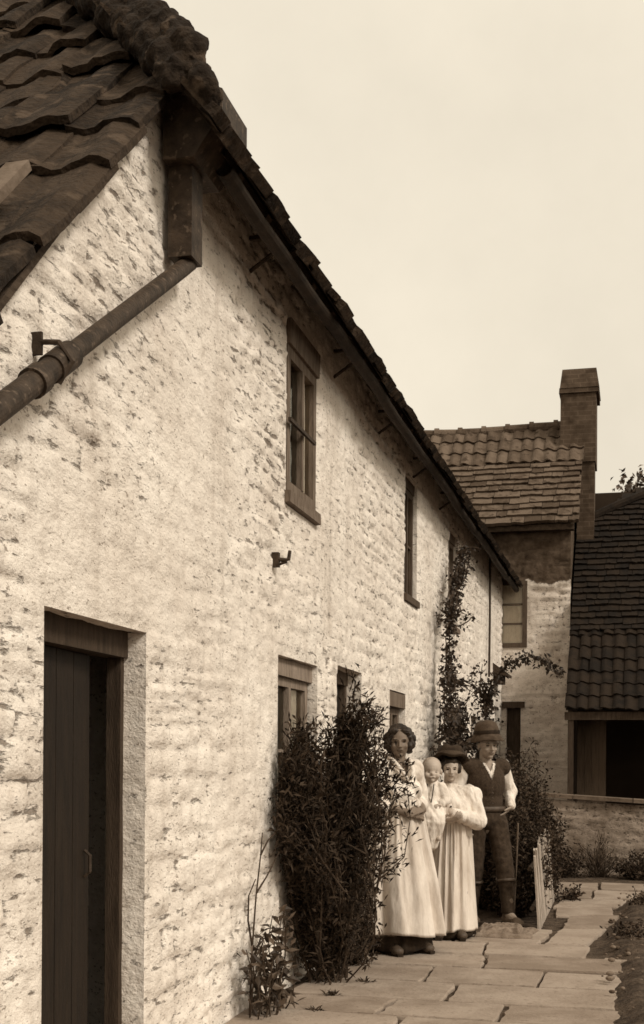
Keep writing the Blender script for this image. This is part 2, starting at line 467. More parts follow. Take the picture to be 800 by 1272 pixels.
def pantiles(mb, O, ud, sd, nd, ulen, s0, s1, tw, gauge, amp=.03, th=.022, jit=.006, keep=None, rough=0.0):
    """individual wavy clay tiles; O origin at the eave; ud along eave, sd up slope, nd outward normal"""
    O, ud, sd, nd = map(Vector, (O, ud, sd, nd))
    nc = int(round(ulen / tw)); k = 0; s = s0
    while s < s1 - .05:
        for c in range(nc):
            u0 = c * tw
            if keep and not keep(u0 + tw / 2, s + gauge / 2): continue
            ju, js, jn = random.gauss(0, jit), random.gauss(0, jit * 1.6), abs(random.gauss(0, jit))
            tl = random.gauss(0, .010)
            top, bot = [], []
            for row, (ds, dn) in enumerate(((0, .030), (gauge * .5, .018), (gauge + .05, .0))):
                for i in range(9):
                    t = i / 8
                    uu_ = u0 - .012 + (tw + .024) * t + ju
                    ww = amp * math.sin(2 * math.pi * t) + tl * (t - .5)
                    ss = min(s + ds, s1 + .02) + js + (0.006 * math.sin(5 * t + c) if row == 0 else 0)
                    p = O + ud * uu_ + sd * ss + nd * (dn + jn + ww)
                    if rough: p = p + nd * rough * mnoise.noise(p * 9) + nd * rough * .6 * mnoise.noise(p * 23) + sd * (rough * 1.2 * mnoise.noise(p * 14) if row == 0 else 0)
                    top.append(p); bot.append(p - nd * th)
            fs = []
            for r_ in range(2):
                for i in range(8):
                    a = r_ * 9 + i
                    fs.append((a, a + 1, a + 10, a + 9)); fs.append((27 + a, 27 + a + 9, 27 + a + 10, 27 + a + 1))
            for i in range(8): fs.append((i, 27 + i, 28 + i, i + 1))
            for r_ in range(2):
                a = r_ * 9; fs.append((a, a + 9, 27 + a + 9, 27 + a)); a += 8; fs.append((a, 27 + a, 27 + a + 9, a + 9))
            mb.add(top + bot, fs)
        s += gauge; k += 1

def slates(mb, O, ud, sd, nd, ulen, s0, s1, wmin, wmax, gauge, th=.028, jit=.012, keep=None, taper=1.0):
    O, ud, sd, nd = map(Vector, (O, ud, sd, nd))
    s = s0; g = gauge
    while s < s1 - .03:
        u = random.uniform(-.1, 0)
        while u < ulen:
            wd = random.uniform(wmin, wmax); a, b = max(u, 0), min(u + wd - .008, ulen); u += wd
            if b - a < .04: continue
            if keep and not keep((a + b) / 2, s + g / 2): continue
            t = th * random.uniform(.7, 1.35); js = random.gauss(0, jit); jn = abs(random.gauss(0, .006)); tl = random.gauss(0, .006)
            top = min(s + g + .07, s1 + .03)
            vs = []
            nn = 4
            for i in range(nn + 1):
                q = i / nn; uu_ = a + (b - a) * q; ir = random.gauss(0, .007)
                f0 = O + ud * uu_ + sd * (s + js + ir) + nd * (.055 + jn + tl * (q - .5))
                f1 = O + ud * uu_ + sd * top + nd * .012
                vs += [f0, f0 - nd * t, f1, f1 - nd * .012]
            fs = []
            for i in range(nn):
                p = i * 4
                fs += [(p, p + 1, p + 5, p + 4), (p, p + 4, p + 6, p + 2), (p + 1, p + 3, p + 7, p + 5)]
            fs += [(0, 2, 3, 1), (nn * 4, nn * 4 + 1, nn * 4 + 3, nn * 4 + 2)]
            mb.add(vs, fs)
        s += g; g *= taper

def leaves(P, D, N, L, W, fold=.18, droop=.15):
    """arrays of small folded leaf blades -> verts, faces"""
    D = D / np.linalg.norm(D, axis=1, keepdims=True)
    Sx = np.cross(D, N); Sx /= np.linalg.norm(Sx, axis=1, keepdims=True) + 1e-9
    Nn = np.cross(Sx, D)
    L = L[:, None]; W = W[:, None]
    dz = np.zeros_like(D); dz[:, 2] = -1
    b = P; t = P + D * L + dz * L * droop
    m = P + D * L * .48
    l_ = m + Sx * W * .5 + Nn * W * fold; r_ = m - Sx * W * .5 + Nn * W * fold
    c = m
    V = np.stack([b, l_, t, r_, c], 1).reshape(-1, 3)
    n = len(P); o = np.arange(n)[:, None] * 5
    F = np.concatenate([o + np.array([[0, 4, 1]]), o + np.array([[4, 2, 1]]), o + np.array([[0, 3, 4]]), o + np.array([[4, 3, 2]])], 0)
    return V, F

def foliage(name, m, parent, stems, rng, per_m, L, W, spread=.03, up=.6, start=.2, fold=.18, droop=.15):
    """leaves along stems (list of point lists)"""
    P = []; D = []
    for st in stems:
        st = np.array(st, float); seg = np.diff(st, axis=0); ln = np.linalg.norm(seg, axis=1); tot = ln.sum()
        n = int(tot * per_m)
        if n < 1: continue
        t = rng.uniform(start, 1.0, n) * tot; cum = np.concatenate([[0], np.cumsum(ln)])
        k = np.clip(np.searchsorted(cum, t) - 1, 0, len(seg) - 1)
        p = st[k] + seg[k] * ((t - cum[k]) / ln[k])[:, None]
        p = p + rng.normal(0, spread, (n, 3))
        d = rng.normal(0, 1, (n, 3)); d /= np.linalg.norm(d, axis=1, keepdims=True)
        d = d * (1 - up) + up * seg[k] / ln[k][:, None]
        P.append(p); D.append(d)
    P = np.concatenate(P); D = np.concatenate(D) + 1e-4
    N = rng.normal(0, 1, P.shape)
    n = len(P)
    V, F = leaves(P, D, N, rng.uniform(*L, n), rng.uniform(*W, n), fold, droop)
    V[:, 2] = np.maximum(V[:, 2], .004)
    return V, F

def stem_path(a, b, rng, bend=.12, n=6):
    a = np.array(a, float); b = np.array(b, float); ln = np.linalg.norm(b - a)
    o = rng.normal(0, bend * ln * .5, 3); o2 = rng.normal(0, bend * ln * .25, 3)
    return [a + (b - a) * t + o * math.sin(math.pi * t) + o2 * math.sin(2 * math.pi * t) for t in np.linspace(0, 1, n)]

random.seed(7)

# ------------------------------------------------------------------ ground
g = MB(); g.add([(-150, -100, -.03), (150, -100, -.03), (150, 250, -.03), (-150, 250, -.03)], [(0, 1, 2, 3)])
tag(g.build('ground', M_soil), kind='structure')
# earth bed with real lumps, near the path
def bump_sheet(name, x0, x1, y0, y1, st, z0, amp, sd, m):
    U = np.arange(x0, x1 + st, st); V_ = np.arange(y0, y1 + st, st); uu, vv = np.meshgrid(U, V_, indexing='ij')
    zz = z0 + amp * (fbm(uu * 3.5, vv * 3.5, sd, 5) - .5)
    xe = np.interp(vv, [5, 9.2, 9.6, 10.6, 11.6, 12.4, 13.0, 13.8, 14.2], [1.94, 1.92, 1.78, 1.82, 1.90, 1.88, 1.98, 2.10, 9]) + .16 * (fbm(vv * 2.2, uu * 2.2, sd + 9, 4) - .5)
    q = np.clip((uu - xe + .04) / .22, 0, 1); zz += .075 * q * q * (3 - 2 * q) * (1 + .8 * (fbm(uu * 5, vv * 5, sd + 3, 4) - .5))
    q = np.clip((.10 + .14 * fbm(vv * 3, uu * 3, sd + 5, 3) - uu) / .12, 0, 1); zz += .05 * q
    ed = np.minimum(np.minimum(uu - x0, x1 - uu), np.minimum(vv - y0, y1 - vv)); zz -= .08 * np.clip(1 - ed / .25, 0, 1)
    V = np.stack([uu.ravel(), vv.ravel(), zz.ravel()], 1); idx = np.arange(uu.size).reshape(uu.shape)
    F = np.stack([idx[:-1, :-1], idx[1:, :-1], idx[1:, 1:], idx[:-1, 1:]], -1).reshape(-1, 4)
    return tag(mesh_np(name, V, F, m, smooth=True), kind='structure')
bump_sheet('soil_bed', -.1, 6.0, 5.0, 17.0, .035, .008, .034, 3, M_soil)

# ------------------------------------------------------------------ flagstone paths
def flag(mb, pts, z=.03, th=.06):
    """irregular slab with worn, slightly rounded edges"""
    pts = [Vector((p[0], p[1], 0)) for p in pts]
    c = sum(pts, Vector()) / len(pts)
    # subdivide edges and roughen
    ring = []
    for i in range(len(pts)):
        a, b = pts[i], pts[(i + 1) % len(pts)]
        n = max(3, int((b - a).length / .09))
        for k in range(n):
            q = a.lerp(b, k / n); q = q + Vector((random.gauss(0, .006), random.gauss(0, .006), 0)); ring.append(q)
    tx, ty = random.gauss(0, .006), random.gauss(0, .006); zz = z + random.gauss(0, .004)
    n = len(ring); vs = []
    for f_, dz in ((1.0, -th), (1.0, -.012), (.985, 0.0), (.5, .002)):
        for q in ring:
            r_ = c + (q - c) * f_
            vs.append((r_.x, r_.y, zz + dz + tx * (r_.x - c.x) + ty * (r_.y - c.y)))
    vs.append((c.x, c.y, zz + .002))
    fs = [(k * n + i, k * n + (i + 1) % n, (k + 1) * n + (i + 1) % n, (k + 1) * n + i) for k in range(3) for i in range(n)]
    fs += [(3 * n + i, 3 * n + (i + 1) % n, 4 * n) for i in range(n)]
    mb.add(vs, fs)

pm = MB(); random.seed(21)
rows = [3.0, 3.8, 4.7, 5.5, 6.2, 6.75, 7.25, 7.85, 8.45, 9.05, 9.65, 10.25]
for i in range(len(rows) - 1):
    a, b = rows[i], rows[i + 1]
    x = -.02 if a < 7.2 else (.05 if a < 8 else .08)
    xe = 2.0 + random.uniform(-.05, .05)
    if b > 10: xe = 1.35
    if 9.4 < b < 10: xe = 1.72
    first = True
    while x < xe - .1:
        wd = random.uniform(.55, 1.0)
        if xe - (x + wd) < .35: wd = xe - x
        sk = random.uniform(-.05, .05)
        flag(pm, [(x + .012, a + .012), (x + wd - .012, a + .012 + random.uniform(-.02, .02)), (x + wd - .012 + sk, b - .012), (x + .012 + (0 if first else sk0), b - .012)])
        sk0 = sk; x += wd; first = False
tag(pm.build('stone_path', M_stone, smooth=False), kind='structure')
pm = MB()
for q in [[(1.40, 9.72), (1.70, 9.75), (1.83, 10.7), (1.47, 10.62)],
          [(1.47, 10.66), (1.80, 10.74), (1.92, 11.65), (1.50, 11.5)],
          [(1.36, 11.55), (1.86, 11.7), (1.84, 12.35), (1.33, 12.2)],
          [(1.30, 12.25), (1.88, 12.4), (1.98, 13.1), (1.36, 13.0)],
          [(1.22, 13.05), (1.62, 13.05), (1.60, 14.0), (1.20, 13.9)],
          [(1.65, 13.1), (2.06, 13.15), (2.12, 13.95), (1.63, 14.0)],
          [(1.12, 13.95), (1.66, 14.05), (1.64, 14.8), (1.08, 14.7)],
          [(1.69, 14.05), (2.3, 14.0), (2.35, 14.7), (1.68, 14.8)],
          [(2.33, 14.0), (3.0, 14.0), (3.0, 14.7), (2.38, 14.7)],
          [(3.03, 14.0), (3.8, 14.0), (3.8, 14.7), (3.03, 14.7)],
          [(1.02, 10.0), (1.36, 10.28), (1.40, 10.5), (1.05, 10.55)],
          [(1.80, 8.9), (2.15, 8.75), (2.2, 8.95), (1.86, 9.1)]]:
    flag(pm, q, z=.034)
tag(pm.build('garden_path', M_stone), kind='structure')

# ------------------------------------------------------------------ the cottage row
row = thing('cottage_row', 'long whitewashed stone cottage row with low eaves running beside the path', 'building', (0, 11, 0))
EAVE_Z = 4.40
holes = [  # u0,u1,v0,v1,depth
    (4.19, 5.17, -.05, 1.95, .16),      # near door
    (7.26, 8.22, .95, 2.03, .12),       # lower window
    (8.78, 9.62, -.05, 2.08, .17),      # second doorway
    (10.78, 11.55, .95, 2.02, .16),     # lower window behind the woman
    (7.40, 8.12, 2.95, 4.06, .06),      # upper window 1
    (11.44, 12.12, 2.88, 4.05, .10),    # upper window 2
    (14.22, 15.02, 2.92, 4.06, .12),    # upper window 3
    (16.3, 17.2, .9, 2.0, .16),
    (19.15, 19.75, .9, 2.24, .22)]      # far low window
def vmax_row(u):
    return np.minimum(np.where(u < 5.5, 3.075 + (u - 3.95) * .99, 9.0), EAVE_Z + .022)
def smooth_row(u, v):
    a = np.clip((2.50 - v) / .05, 0, 1) * np.clip((v - 1.92) / .03, 0, 1) * np.clip((u - 4.05) / .05, 0, 1) * np.clip((5.72 - u) / .1, 0, 1)
    b = np.exp(-(((u - 5.75) / .28) ** 2 + ((v - 2.72) / .3) ** 2))
    return np.maximum(a, .8 * b)
Prow = lambda u, v, n: (n, u, v)
stone_wall('wall', M_wash, row, Prow, 2.75, 20.0, -.08, EAVE_Z + .16, .026, holes, sd=5, amp=.023, ch=.105, cw=.25, vmax=vmax_row, smooth_mask=smooth_row, step_v=.021)
# hidden shell so that the rooms are dark and closed
sh = MB()
sh.box(-4.9, -4.75, 2.75, 20.0, -.1, 4.2)
sh.box(-4.75, -.03, 2.72, 2.9, -.1, 1.72)
sh.box(-4.75, -.26, 19.99, 20.2, -.1, 4.3)
for y in (5.85, 10.2, 13.2, 16.0): sh.box(-4.74, -.33, y, y + .12, -.08, 4.3)
sh.build('rear_wall', M_wash, row)
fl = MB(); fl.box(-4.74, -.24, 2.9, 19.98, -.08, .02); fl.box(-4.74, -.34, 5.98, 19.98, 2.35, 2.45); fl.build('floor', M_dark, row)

# roof: main slope, back slope, catslide over the near end
roof = MB(); random.seed(3)
ms = Vector((-.643, 0, .766)); mn = Vector((.766, 0, .643))      # 50 degrees
O_main = Vector((.305, 5.02, EAVE_Z - .315))
hipk = lambda u, s: (O_main.z + s * .766) < (1.54 + (u + O_main.y - 2.45) * .99 + .14)
slates(roof, O_main, (0, 1, 0), ms, mn, 14.93, 0, 4.7, .14, .34, .26, th=.055, jit=.022, keep=hipk)
roof.add([O_main + Vector((0, .02, .0)), O_main + Vector((0, 14.9, 0)), O_main + Vector((0, 14.9, 0)) + ms * 4.7, O_main + Vector((0, 3.66, 0)) + ms * 4.7], [(0, 1, 2, 3)])
rx, rz_ = (O_main + ms * 4.7).x, (O_main + ms * 4.7).z
roof.add([(rx, 9.1, rz_ + .02), (rx, 20.1, rz_ + .02), (-4.95, 20.1, 4.2), (-4.95, 2.4, 4.2), (rx - .2, 9.0, rz_)], [(0, 1, 2, 3, 4)])
ro = roof.build('roof', M_tile_near, row)
# catslide roof (slopes down towards the viewer)
cs = MB(); random.seed(5)
es = Vector((0, .7106, .7036)); en = Vector((0, -.7036, .7106))
O_end = Vector((.065, 2.45, 1.60))
pantiles(cs, O_end, (-1, 0, 0), es, en, 4.9, 0, 8.7, .30, .42, amp=.017, th=.034, jit=.018, rough=.022,
         keep=lambda u, s: s < 4.05 + 1.67 * u)
cs.add([O_end + Vector((-.07, 0, -.005)), O_end + Vector((-4.9, 0, -.005)), O_end + Vector((-4.9, 0, -.005)) + es * 8.75, O_end + Vector((-2.75, 0, -.005)) + es * 8.75, O_end + Vector((-.07, 0, -.005)) + es * 4.2], [(0, 1, 2, 3, 4)])
cs.build('catslide_roof', M_tile_near, row)
# rounded hip tiles and a board lying on the tiles
#HIP
bd = MB(); bp0 = O_end + es * 1.72 + en * .14; bd.obox(bp0 + Vector((-.22, .30, .30)), Vector((.02, .34, .34)), en * .018, Vector((.045, 0, 0))); bd.build('roof_batten', mat('grey_batten', .07, .14, 9, .9, .008, 40), row)
# verge board mortar under the catslide tiles
vb = MB(); vb.obox(Vector((.020, 4.10, 3.205)), es * 1.9, en * .014, Vector((.016, 0, 0))); vb.build('verge_board', M_underwood, row)
# eaves underside: wall plate, sloping boards, rafter feet
ev = MB()
ev.add([(-.03, 5.40, EAVE_Z + .02), (-.03, 20.0, EAVE_Z + .05), (.255, 20.0, EAVE_Z - .30), (.255, 5.40, EAVE_Z - .31), (.255, 20.0, EAVE_Z - .26), (.255, 5.40, EAVE_Z - .27)], [(0, 1, 2, 3), (3, 2, 4, 5)])
y = 5.6
while y < 19.9:
    ev.obox((.115, y, EAVE_Z - .165), Vector((.14, 0, -.165)), Vector((0, .035, 0)), Vector((.02, 0, .024)))
    y += .46
ev.build('eave_boards', M_underwood, row)
# gutter hung on iron brackets
gu = MB()
gp = []
n_ = 60
for i in range(n_ + 1):
    yy = 5.45 + (19.9 - 5.45) * i / n_
    zz = EAVE_Z - .335 + .012 * math.sin(yy * 1.7) + .006 * math.sin(yy * 5.1)
    for k in range(9):
        a = math.pi * k / 8
        gp.append((.232 - .042 * math.cos(a), yy, zz - .0 - .042 * math.sin(a)))
    for k in range(9):
        a = math.pi * (8 - k) / 8
        gp.append((.232 - .035 * math.cos(a), yy, zz - .0 - .035 * math.sin(a)))
gu.add(gp, [(i * 18 + k, i * 18 + (k + 1) % 18, (i + 1) * 18 + (k + 1) % 18, (i + 1) * 18 + k) for i in range(n_) for k in range(18)])
gut = gu.build('gutter', mat('dark_iron', .008, .02, 12, .85, .004, 60), row)  # plain darker tone for the gutter
br0 = None
for yb in (6.60, 8.57, 10.14, 11.8, 13.4):
    if br0 is None:
        b = MB(); zb = 4.23
        b.box(.0, .26, yb - .013, yb + .013, zb - .010, zb + .010)
        b.tube([(.21, yb, zb - .008), (.19, yb, zb - .06), (.12, yb, zb - .10), (.06, yb, zb - .14), (.0, yb, zb - .18)], .011, 6)
        br0 = b.build('gutter_bracket', M_iron, gut)
        br0.matrix_parent_inverse = Matrix.Translation(-Vector(row.location)) @ Matrix.Identity(4) if False else Matrix.Identity(4)
        y0b = yb
    else:
        c = br0.copy(); COL.objects.link(c); c.parent = gut; c.location = (0, yb - y0b, .006 * (yb - y0b) / 2)
# downpipe: wooden box shoot, then a long slanting pipe
dp = MB()
dp.box(.03, .14, 5.29, 5.43, 3.62, 4.30)
dp.prism([(.03, 5.22, 4.02), (.17, 5.22, 4.02), (.30, 5.22, 4.20), (.30, 5.22, 4.30), (.03, 5.22, 4.42)], (0, .36, 0))
pipe = dp.build('downpipe', M_castiron, row)
sp = MB()
A = Vector((.09, 5.40, 3.63)); B = Vector((.09, 3.1, 2.145))
A1 = A + (B - A) * .56
sp.tube([A + Vector((0, .02, .10)), A, A.lerp(B, .05), A.lerp(B, .3), A1], [.036, .037, .037, .036, .036], 20)
sp.tube([A1 - (B - A) * .0, A.lerp(B, .57), B], [.044, .043, .042], 20)
sp.tube([A.lerp(B, .535), A.lerp(B, .60)], [.051, .051], 20)
sp.tube([A.lerp(B, .635), A.lerp(B, .66)], [.053, .053], 20)
sp.build('pipe_run', M_castiron, pipe).matrix_parent_inverse = Matrix.Identity(4)
cl = MB()
Pm = A.lerp(B, .585)
cl.tube([(-.01, Pm.y + .03, Pm.z + .10), (.10, Pm.y + .01, Pm.z + .085), (.155, Pm.y, Pm.z + .01), (.11, Pm.y - .01, Pm.z - .065)], .010, 6)
cl.box(-.01, .03, Pm.y + .015, Pm.y + .028, Pm.z + .05, Pm.z + .13)
cl.build('pipe_clip', M_iron, pipe).matrix_parent_inverse = Matrix.Identity(4)
# iron pintles and hooks on the wall
hk0 = None
for (yk, zk, s_) in ((7.12, 2.57, 1.0), (6.96, 2.30, .7), (9.05, 2.30, .75), (9.4, 2.52, .6)):
    if hk0 is None:
        b = MB(); b.box(-.01, .03, yk - .015, yk + .02, zk - .045, zk + .04); b.tube([(.02, yk, zk), (.06, yk + .003, zk - .004), (.085, yk + .008, zk), (.092, yk + .01, zk + .05)], [.014, .012, .012, .010], 8); b.tube([(.03, yk, zk - .03), (.075, yk + .01, zk - .012)], .009, 6)
        b = MB.build(b, 'iron_pintle', M_iron, row); hk0 = b
        hk0['_c'] = 1; base = Vector((0, yk, zk))
    else:
        c = hk0.copy(); COL.objects.link(c)
        c.matrix_parent_inverse = Matrix.Translation(-Vector(row.location)); c.parent = row
        c.scale = (s_, s_, s_); c.location = Vector((0, yk, zk)) - base * s_
# thin lead pipe near the far end
lp = MB(); lp.tube([(.03, 18.0, 2.6), (.035, 18.0, 3.4), (.03, 18.02, 4.3)], .016, 8); lp.build('lead_pipe', M_iron, row)
# small gabled wooden hood on the wall at the far end
hd = MB(); hd.prism([(.0, 18.75, 2.72), (.22, 18.75, 2.66), (.22, 18.75, 2.70), (.0, 18.75, 2.86)], (0, .6, 0)); hd.box(.0, .14, 18.85, 19.2, 2.56, 2.70); hd.build('door_hood', M_darkwood, row)

# doors
df = MB()
yA, yB = 4.19, 5.17; xd = -.13
df.box(xd - .07, xd + .03, yA - .03, yA + .05, -.05, 1.84)
df.box(xd - .05, xd + .015, yB - .035, yB + .03, -.05, 1.84)
df.box(xd - .075, xd + .035, yA - .03, yB + .03, 1.84, 1.97)
df.build('door_frame', mat('dark_door_frame', .02, .042, 7, .8, .006, 40, (5, 5, .8)), row)
st = MB(); st.box(-.3, .02, yA, yB, -.05, .015); st.build('door_step', M_stone, row)
dl = MB(); ang = R(3); L_ = .72
ax = Vector((-math.sin(ang), math.cos(ang), 0)); nx = Vector((math.cos(ang), math.sin(ang), 0))
hinge = Vector((xd - .03, yA + .055, 0))
npl = 4
for i in range(npl):
    c = hinge + ax * (L_ * (i + .5) / npl) + Vector((0, 0, .93))
    dl.obox(c, ax * (L_ / npl / 2 - .003), nx * .016, Vector((0, 0, .905)))
for z in (.3, 1.0, 1.62): dl.obox(hinge + ax * L_ / 2 - nx * .028 + Vector((0, 0, z)), ax * (L_ / 2 - .03), nx * .011, Vector((0, 0, .06)))
door = dl.build('door', M_doorwood, row)
ht = MB(); ht.tube([hinge + ax * .66 + nx * .02 + Vector((0, 0, 1.02)), hinge + ax * .66 + nx * .045 + Vector((0, 0, 1.0)), hinge + ax * .66 + nx * .045 + Vector((0, 0, .93)), hinge + ax * .66 + nx * .02 + Vector((0, 0, .91))], .007, 6)
ht.build('handle', M_iron, door).matrix_parent_inverse = Matrix.Identity(4)
# second doorway: frame and a dark plank door standing back
d2 = MB(); d2.box(-.21, -.13, 8.75, 8.84, -.05, 2.0); d2.box(-.21, -.13, 9.56, 9.65, -.05, 2.0); d2.box(-.21, -.12, 8.75, 9.65, 1.98, 2.10); d2.build('door_frame', M_framewood2, row)
d3 = MB()
for i in range(5): d3.box(-.20, -.17, 8.845 + i * .142, 8.845 + i * .142 + .137, 0, 1.975)
d3.build('door', M_doorwood, row)

def sub(o, p):
    """o was modelled in world coordinates; p is a part whose own mesh is too"""
    o.matrix_parent_inverse = Matrix.Identity(4); return o

def casement(parent, y0, y1, z0, z1, x, cols, rws, wood, lintel=None, sill=None, curtain_and_glare=None, fw=.05, midrail=False):
    """window in the X plane; x = outer face of the frame"""
    f = MB()
    f.box(x - .07, x, y0, y0 + fw, z0, z1); f.box(x - .07, x, y1 - fw, y1, z0, z1)
    f.box(x - .07, x, y0 + fw, y1 - fw, z1 - fw, z1); f.box(x - .07, x, y0 + fw, y1 - fw, z0, z0 + fw)
    yw = (y1 - y0 - 2 * fw)
    for i in range(1, cols): c = y0 + fw + yw * i / cols; f.box(x - .06, x + .006, c - .022, c + .022, z0 + fw, z1 - fw)
    zh = (z1 - z0 - 2 * fw)
    for j in range(1, rws): c = z0 + fw + zh * j / rws; f.box(x - .045, x - .012, y0 + fw, y1 - fw, c - .010, c + .010)
    wdw = f.build('window', wood, parent)
    for i in range(cols):
        a = y0 + fw + yw * i / cols + .022; b = y0 + fw + yw * (i + 1) / cols - .022
        g_ = MB(); g_.add([(x - .03, a - .03, z0 + fw - .01), (x - .03, b + .03, z0 + fw - .01), (x - .03, b + .03, z1 - fw + .01), (x - .03, a - .03, z1 - fw + .01)], [(0, 1, 2, 3)])
        sub(g_.build('pane', M_glass, wdw), wdw)
    if lintel:
        l = MB(); l.box(lintel[0], lintel[1], y0 - lintel[2], y1 + lintel[2], z1, z1 + lintel[3], .006); sub(l.build('lintel', wood, wdw), wdw)
    if sill:
        l = MB(); l.box(sill[0], sill[1], y0 - sill[2], y1 + sill[2], z0 - sill[3], z0, .006); sub(l.build('sill', wood, wdw), wdw)
    if curtain_and_glare:
        for (ya, yb) in curtain_and_glare:
            vs = []; nn = 24
            for i in range(nn + 1):
                t = i / nn; yy = ya + (yb - ya) * t
                for zz, k in ((z1 - .03, .6), ((z0 + z1) / 2, 1), (z0 + .04, 1.2)):
                    vs.append((x - .055 + .008 * k * math.sin(t * 24), yy, zz))
            l = MB(); l.add(vs, [(i * 3 + j, (i + 1) * 3 + j, (i + 1) * 3 + j + 1, i * 3 + j + 1) for i in range(nn) for j in range(2)])
            sub(l.build('curtain_and_glare', M_curtain_glare, wdw, True), wdw)
    return wdw

w1 = casement(row, 7.405, 8.115, 3.03, 3.92, -.006, 2, 1, M_framewood, (-.09, .018, .012, .145), (-.09, .022, .03, .075), [(7.79, 8.04)], fw=.07)  # white strip in the right light also stands in for its bright reflection
b = MB(); b.box(.012, .03, 7.36, 7.98, 3.44, 3.462); sub(b.build('window_bar', M_iron, w1), w1)
casement(row, 11.45, 12.11, 2.93, 3.95, -.05, 2, 2, M_framewood2, (-.17, -.04, .03, .10), (-.17, .02, .03, .06), [(11.8, 12.05)])
casement(row, 14.23, 15.01, 2.97, 3.95, -.065, 2, 3, M_framewood, (-.2, -.05, .03, .10), (-.2, .02, .03, .06), [(14.3, 14.55)])
casement(row, 7.28, 8.20, 1.0, 1.92, -.075, 2, 2, mat('pale_window_paint', .12, .24, 7, .75, .006, 40, (5, 5, .8)), (-.24, -.05, .03, .11), (-.24, .02, .03, .06), [(7.35, 7.5), (7.95, 8.12)], fw=.06)
casement(row, 10.80, 11.53, 1.0, 1.88, -.07, 2, 2, M_framewood, (-.18, -.01, .03, .13), (-.2, .02, .03, .06), [(10.9, 11.4)], fw=.06)
casement(row, 16.32, 17.18, .95, 1.95, -.10, 2, 2, M_framewood, (-.18, -.06, .03, .06), (-.2, .02, .03, .06))
casement(row, 19.17, 19.73, .95, 2.20, -.14, 1, 3, M_framewood2, (-.2, -.10, .03, .05), (-.2, .02, .03, .05))

# ------------------------------------------------------------------ the far cottage, square to the row
far = thing('far_cottage', 'tall stone cottage with patched tile roof closing the far end of the row', 'building', (0, 21.5, 0))
YF = 20.0
fh = [(-.42, .39, 3.20, 4.22, .14), (.08, .30, .9, 2.25, .18)]
stone_wall('wall', M_washfar, far, lambda u, v, n: (u, YF - n, v), -3.2, 1.05, -.1, 5.12, .034, fh, sd=12, amp=.045, ch=.11, cw=.36)
sw = MB(); sw.box(-3.2, -3.0, YF + .04, 23.2, -.1, 5.0); sw.box(.85, 1.045, YF + .03, 23.2, -.1, 5.0); sw.box(-3.0, .85, 23.0, 23.2, -.1, 5.0)
sw.prism([(.86, YF + .03, 5.0), (.86, 23.2, 5.0), (.86, 21.55, 6.9)], (.185, 0, 0)); sw.build('side_wall', M_washfar, far)
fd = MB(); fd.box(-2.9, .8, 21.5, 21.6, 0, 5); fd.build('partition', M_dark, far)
fs_ = Vector((0, .6727, .7399)); fn = Vector((0, -.7399, .6727))
O_f = Vector((-3.3, 19.80, 5.06))
fr = MB(); random.seed(9)
slates(fr, O_f, (1, 0, 0), fs_, fn, 4.48, 0, 1.62, .16, .42, .175, th=.045, jit=.014, taper=.98)
fro = fr.build('roof', M_slate_far, far)
fp = MB()
pantiles(fp, O_f + fn * .02, (1, 0, 0), fs_, fn, 4.48, 1.60, 2.60, .195, .33, amp=.019, th=.026, jit=.008)
sub(fp.build('pantile_courses', M_tile_far, fro), fro)
fb = MB()
fb.add([(-3.3, 19.83, 5.07), (1.17, 19.83, 5.07), (1.17, 21.55, 6.96), (-3.3, 21.55, 6.96), (-3.3, 23.3, 5.05), (1.17, 23.3, 5.05)], [(0, 1, 2, 3), (3, 2, 5, 4)])
fb.box(-3.25, 1.1, 19.84, 20.02, 4.98, 5.065)
sub(fb.build('roof_boarding', M_underwood, fro), fro)
rd = MB()
x = -3.3
while x < .80:
    rd.tube([(x, 21.55, 6.98 + .02 * math.sin(x * 2)), (x + .42, 21.55, 6.98 + .02 * math.sin((x + .42) * 2))], [.10, .09], 12)
    rd.tube([(x - .02, 21.55, 6.985 + .02 * math.sin(x * 2)), (x + .05, 21.55, 6.985 + .02 * math.sin(x * 2))], [.118, .116], 12)
    x += .40
sub(rd.build('ridge_tile', M_tile_far, fro), fro)
cm = MB()
cm.box(.82, 1.38, 21.1, 21.9, 6.3, 7.62, .006)
ch_ = cm.build('chimney', M_brick, far)
cc = MB()
def frust(mb, x0, x1, y0, y1, z0, X0, X1, Y0, Y1, z1):
    mb.add([(x0, y0, z0), (x1, y0, z0), (x1, y1, z0), (x0, y1, z0), (X0, Y0, z1), (X1, Y0, z1), (X1, Y1, z1), (X0, Y1, z1)], [(3, 2, 1, 0), (4, 5, 6, 7), (0, 1, 5, 4), (1, 2, 6, 5), (2, 3, 7, 6), (3, 0, 4, 7)])
cc.box(.795, 1.425, 21.06, 21.94, 7.42, 7.50, .005)
frust(cc, .805, 1.435, 21.05, 21.95, 7.50, .84, 1.385, 21.12, 21.86, 7.82)
sub(cc.build('chimney_cap', M_brick, ch_), ch_)
sf = MB(); sf.box(1.09, 1.36, 21.14, 21.86, -.1, 6.42, .004); sub(sf.build('chimney_shaft', M_brick, ch_), ch_)
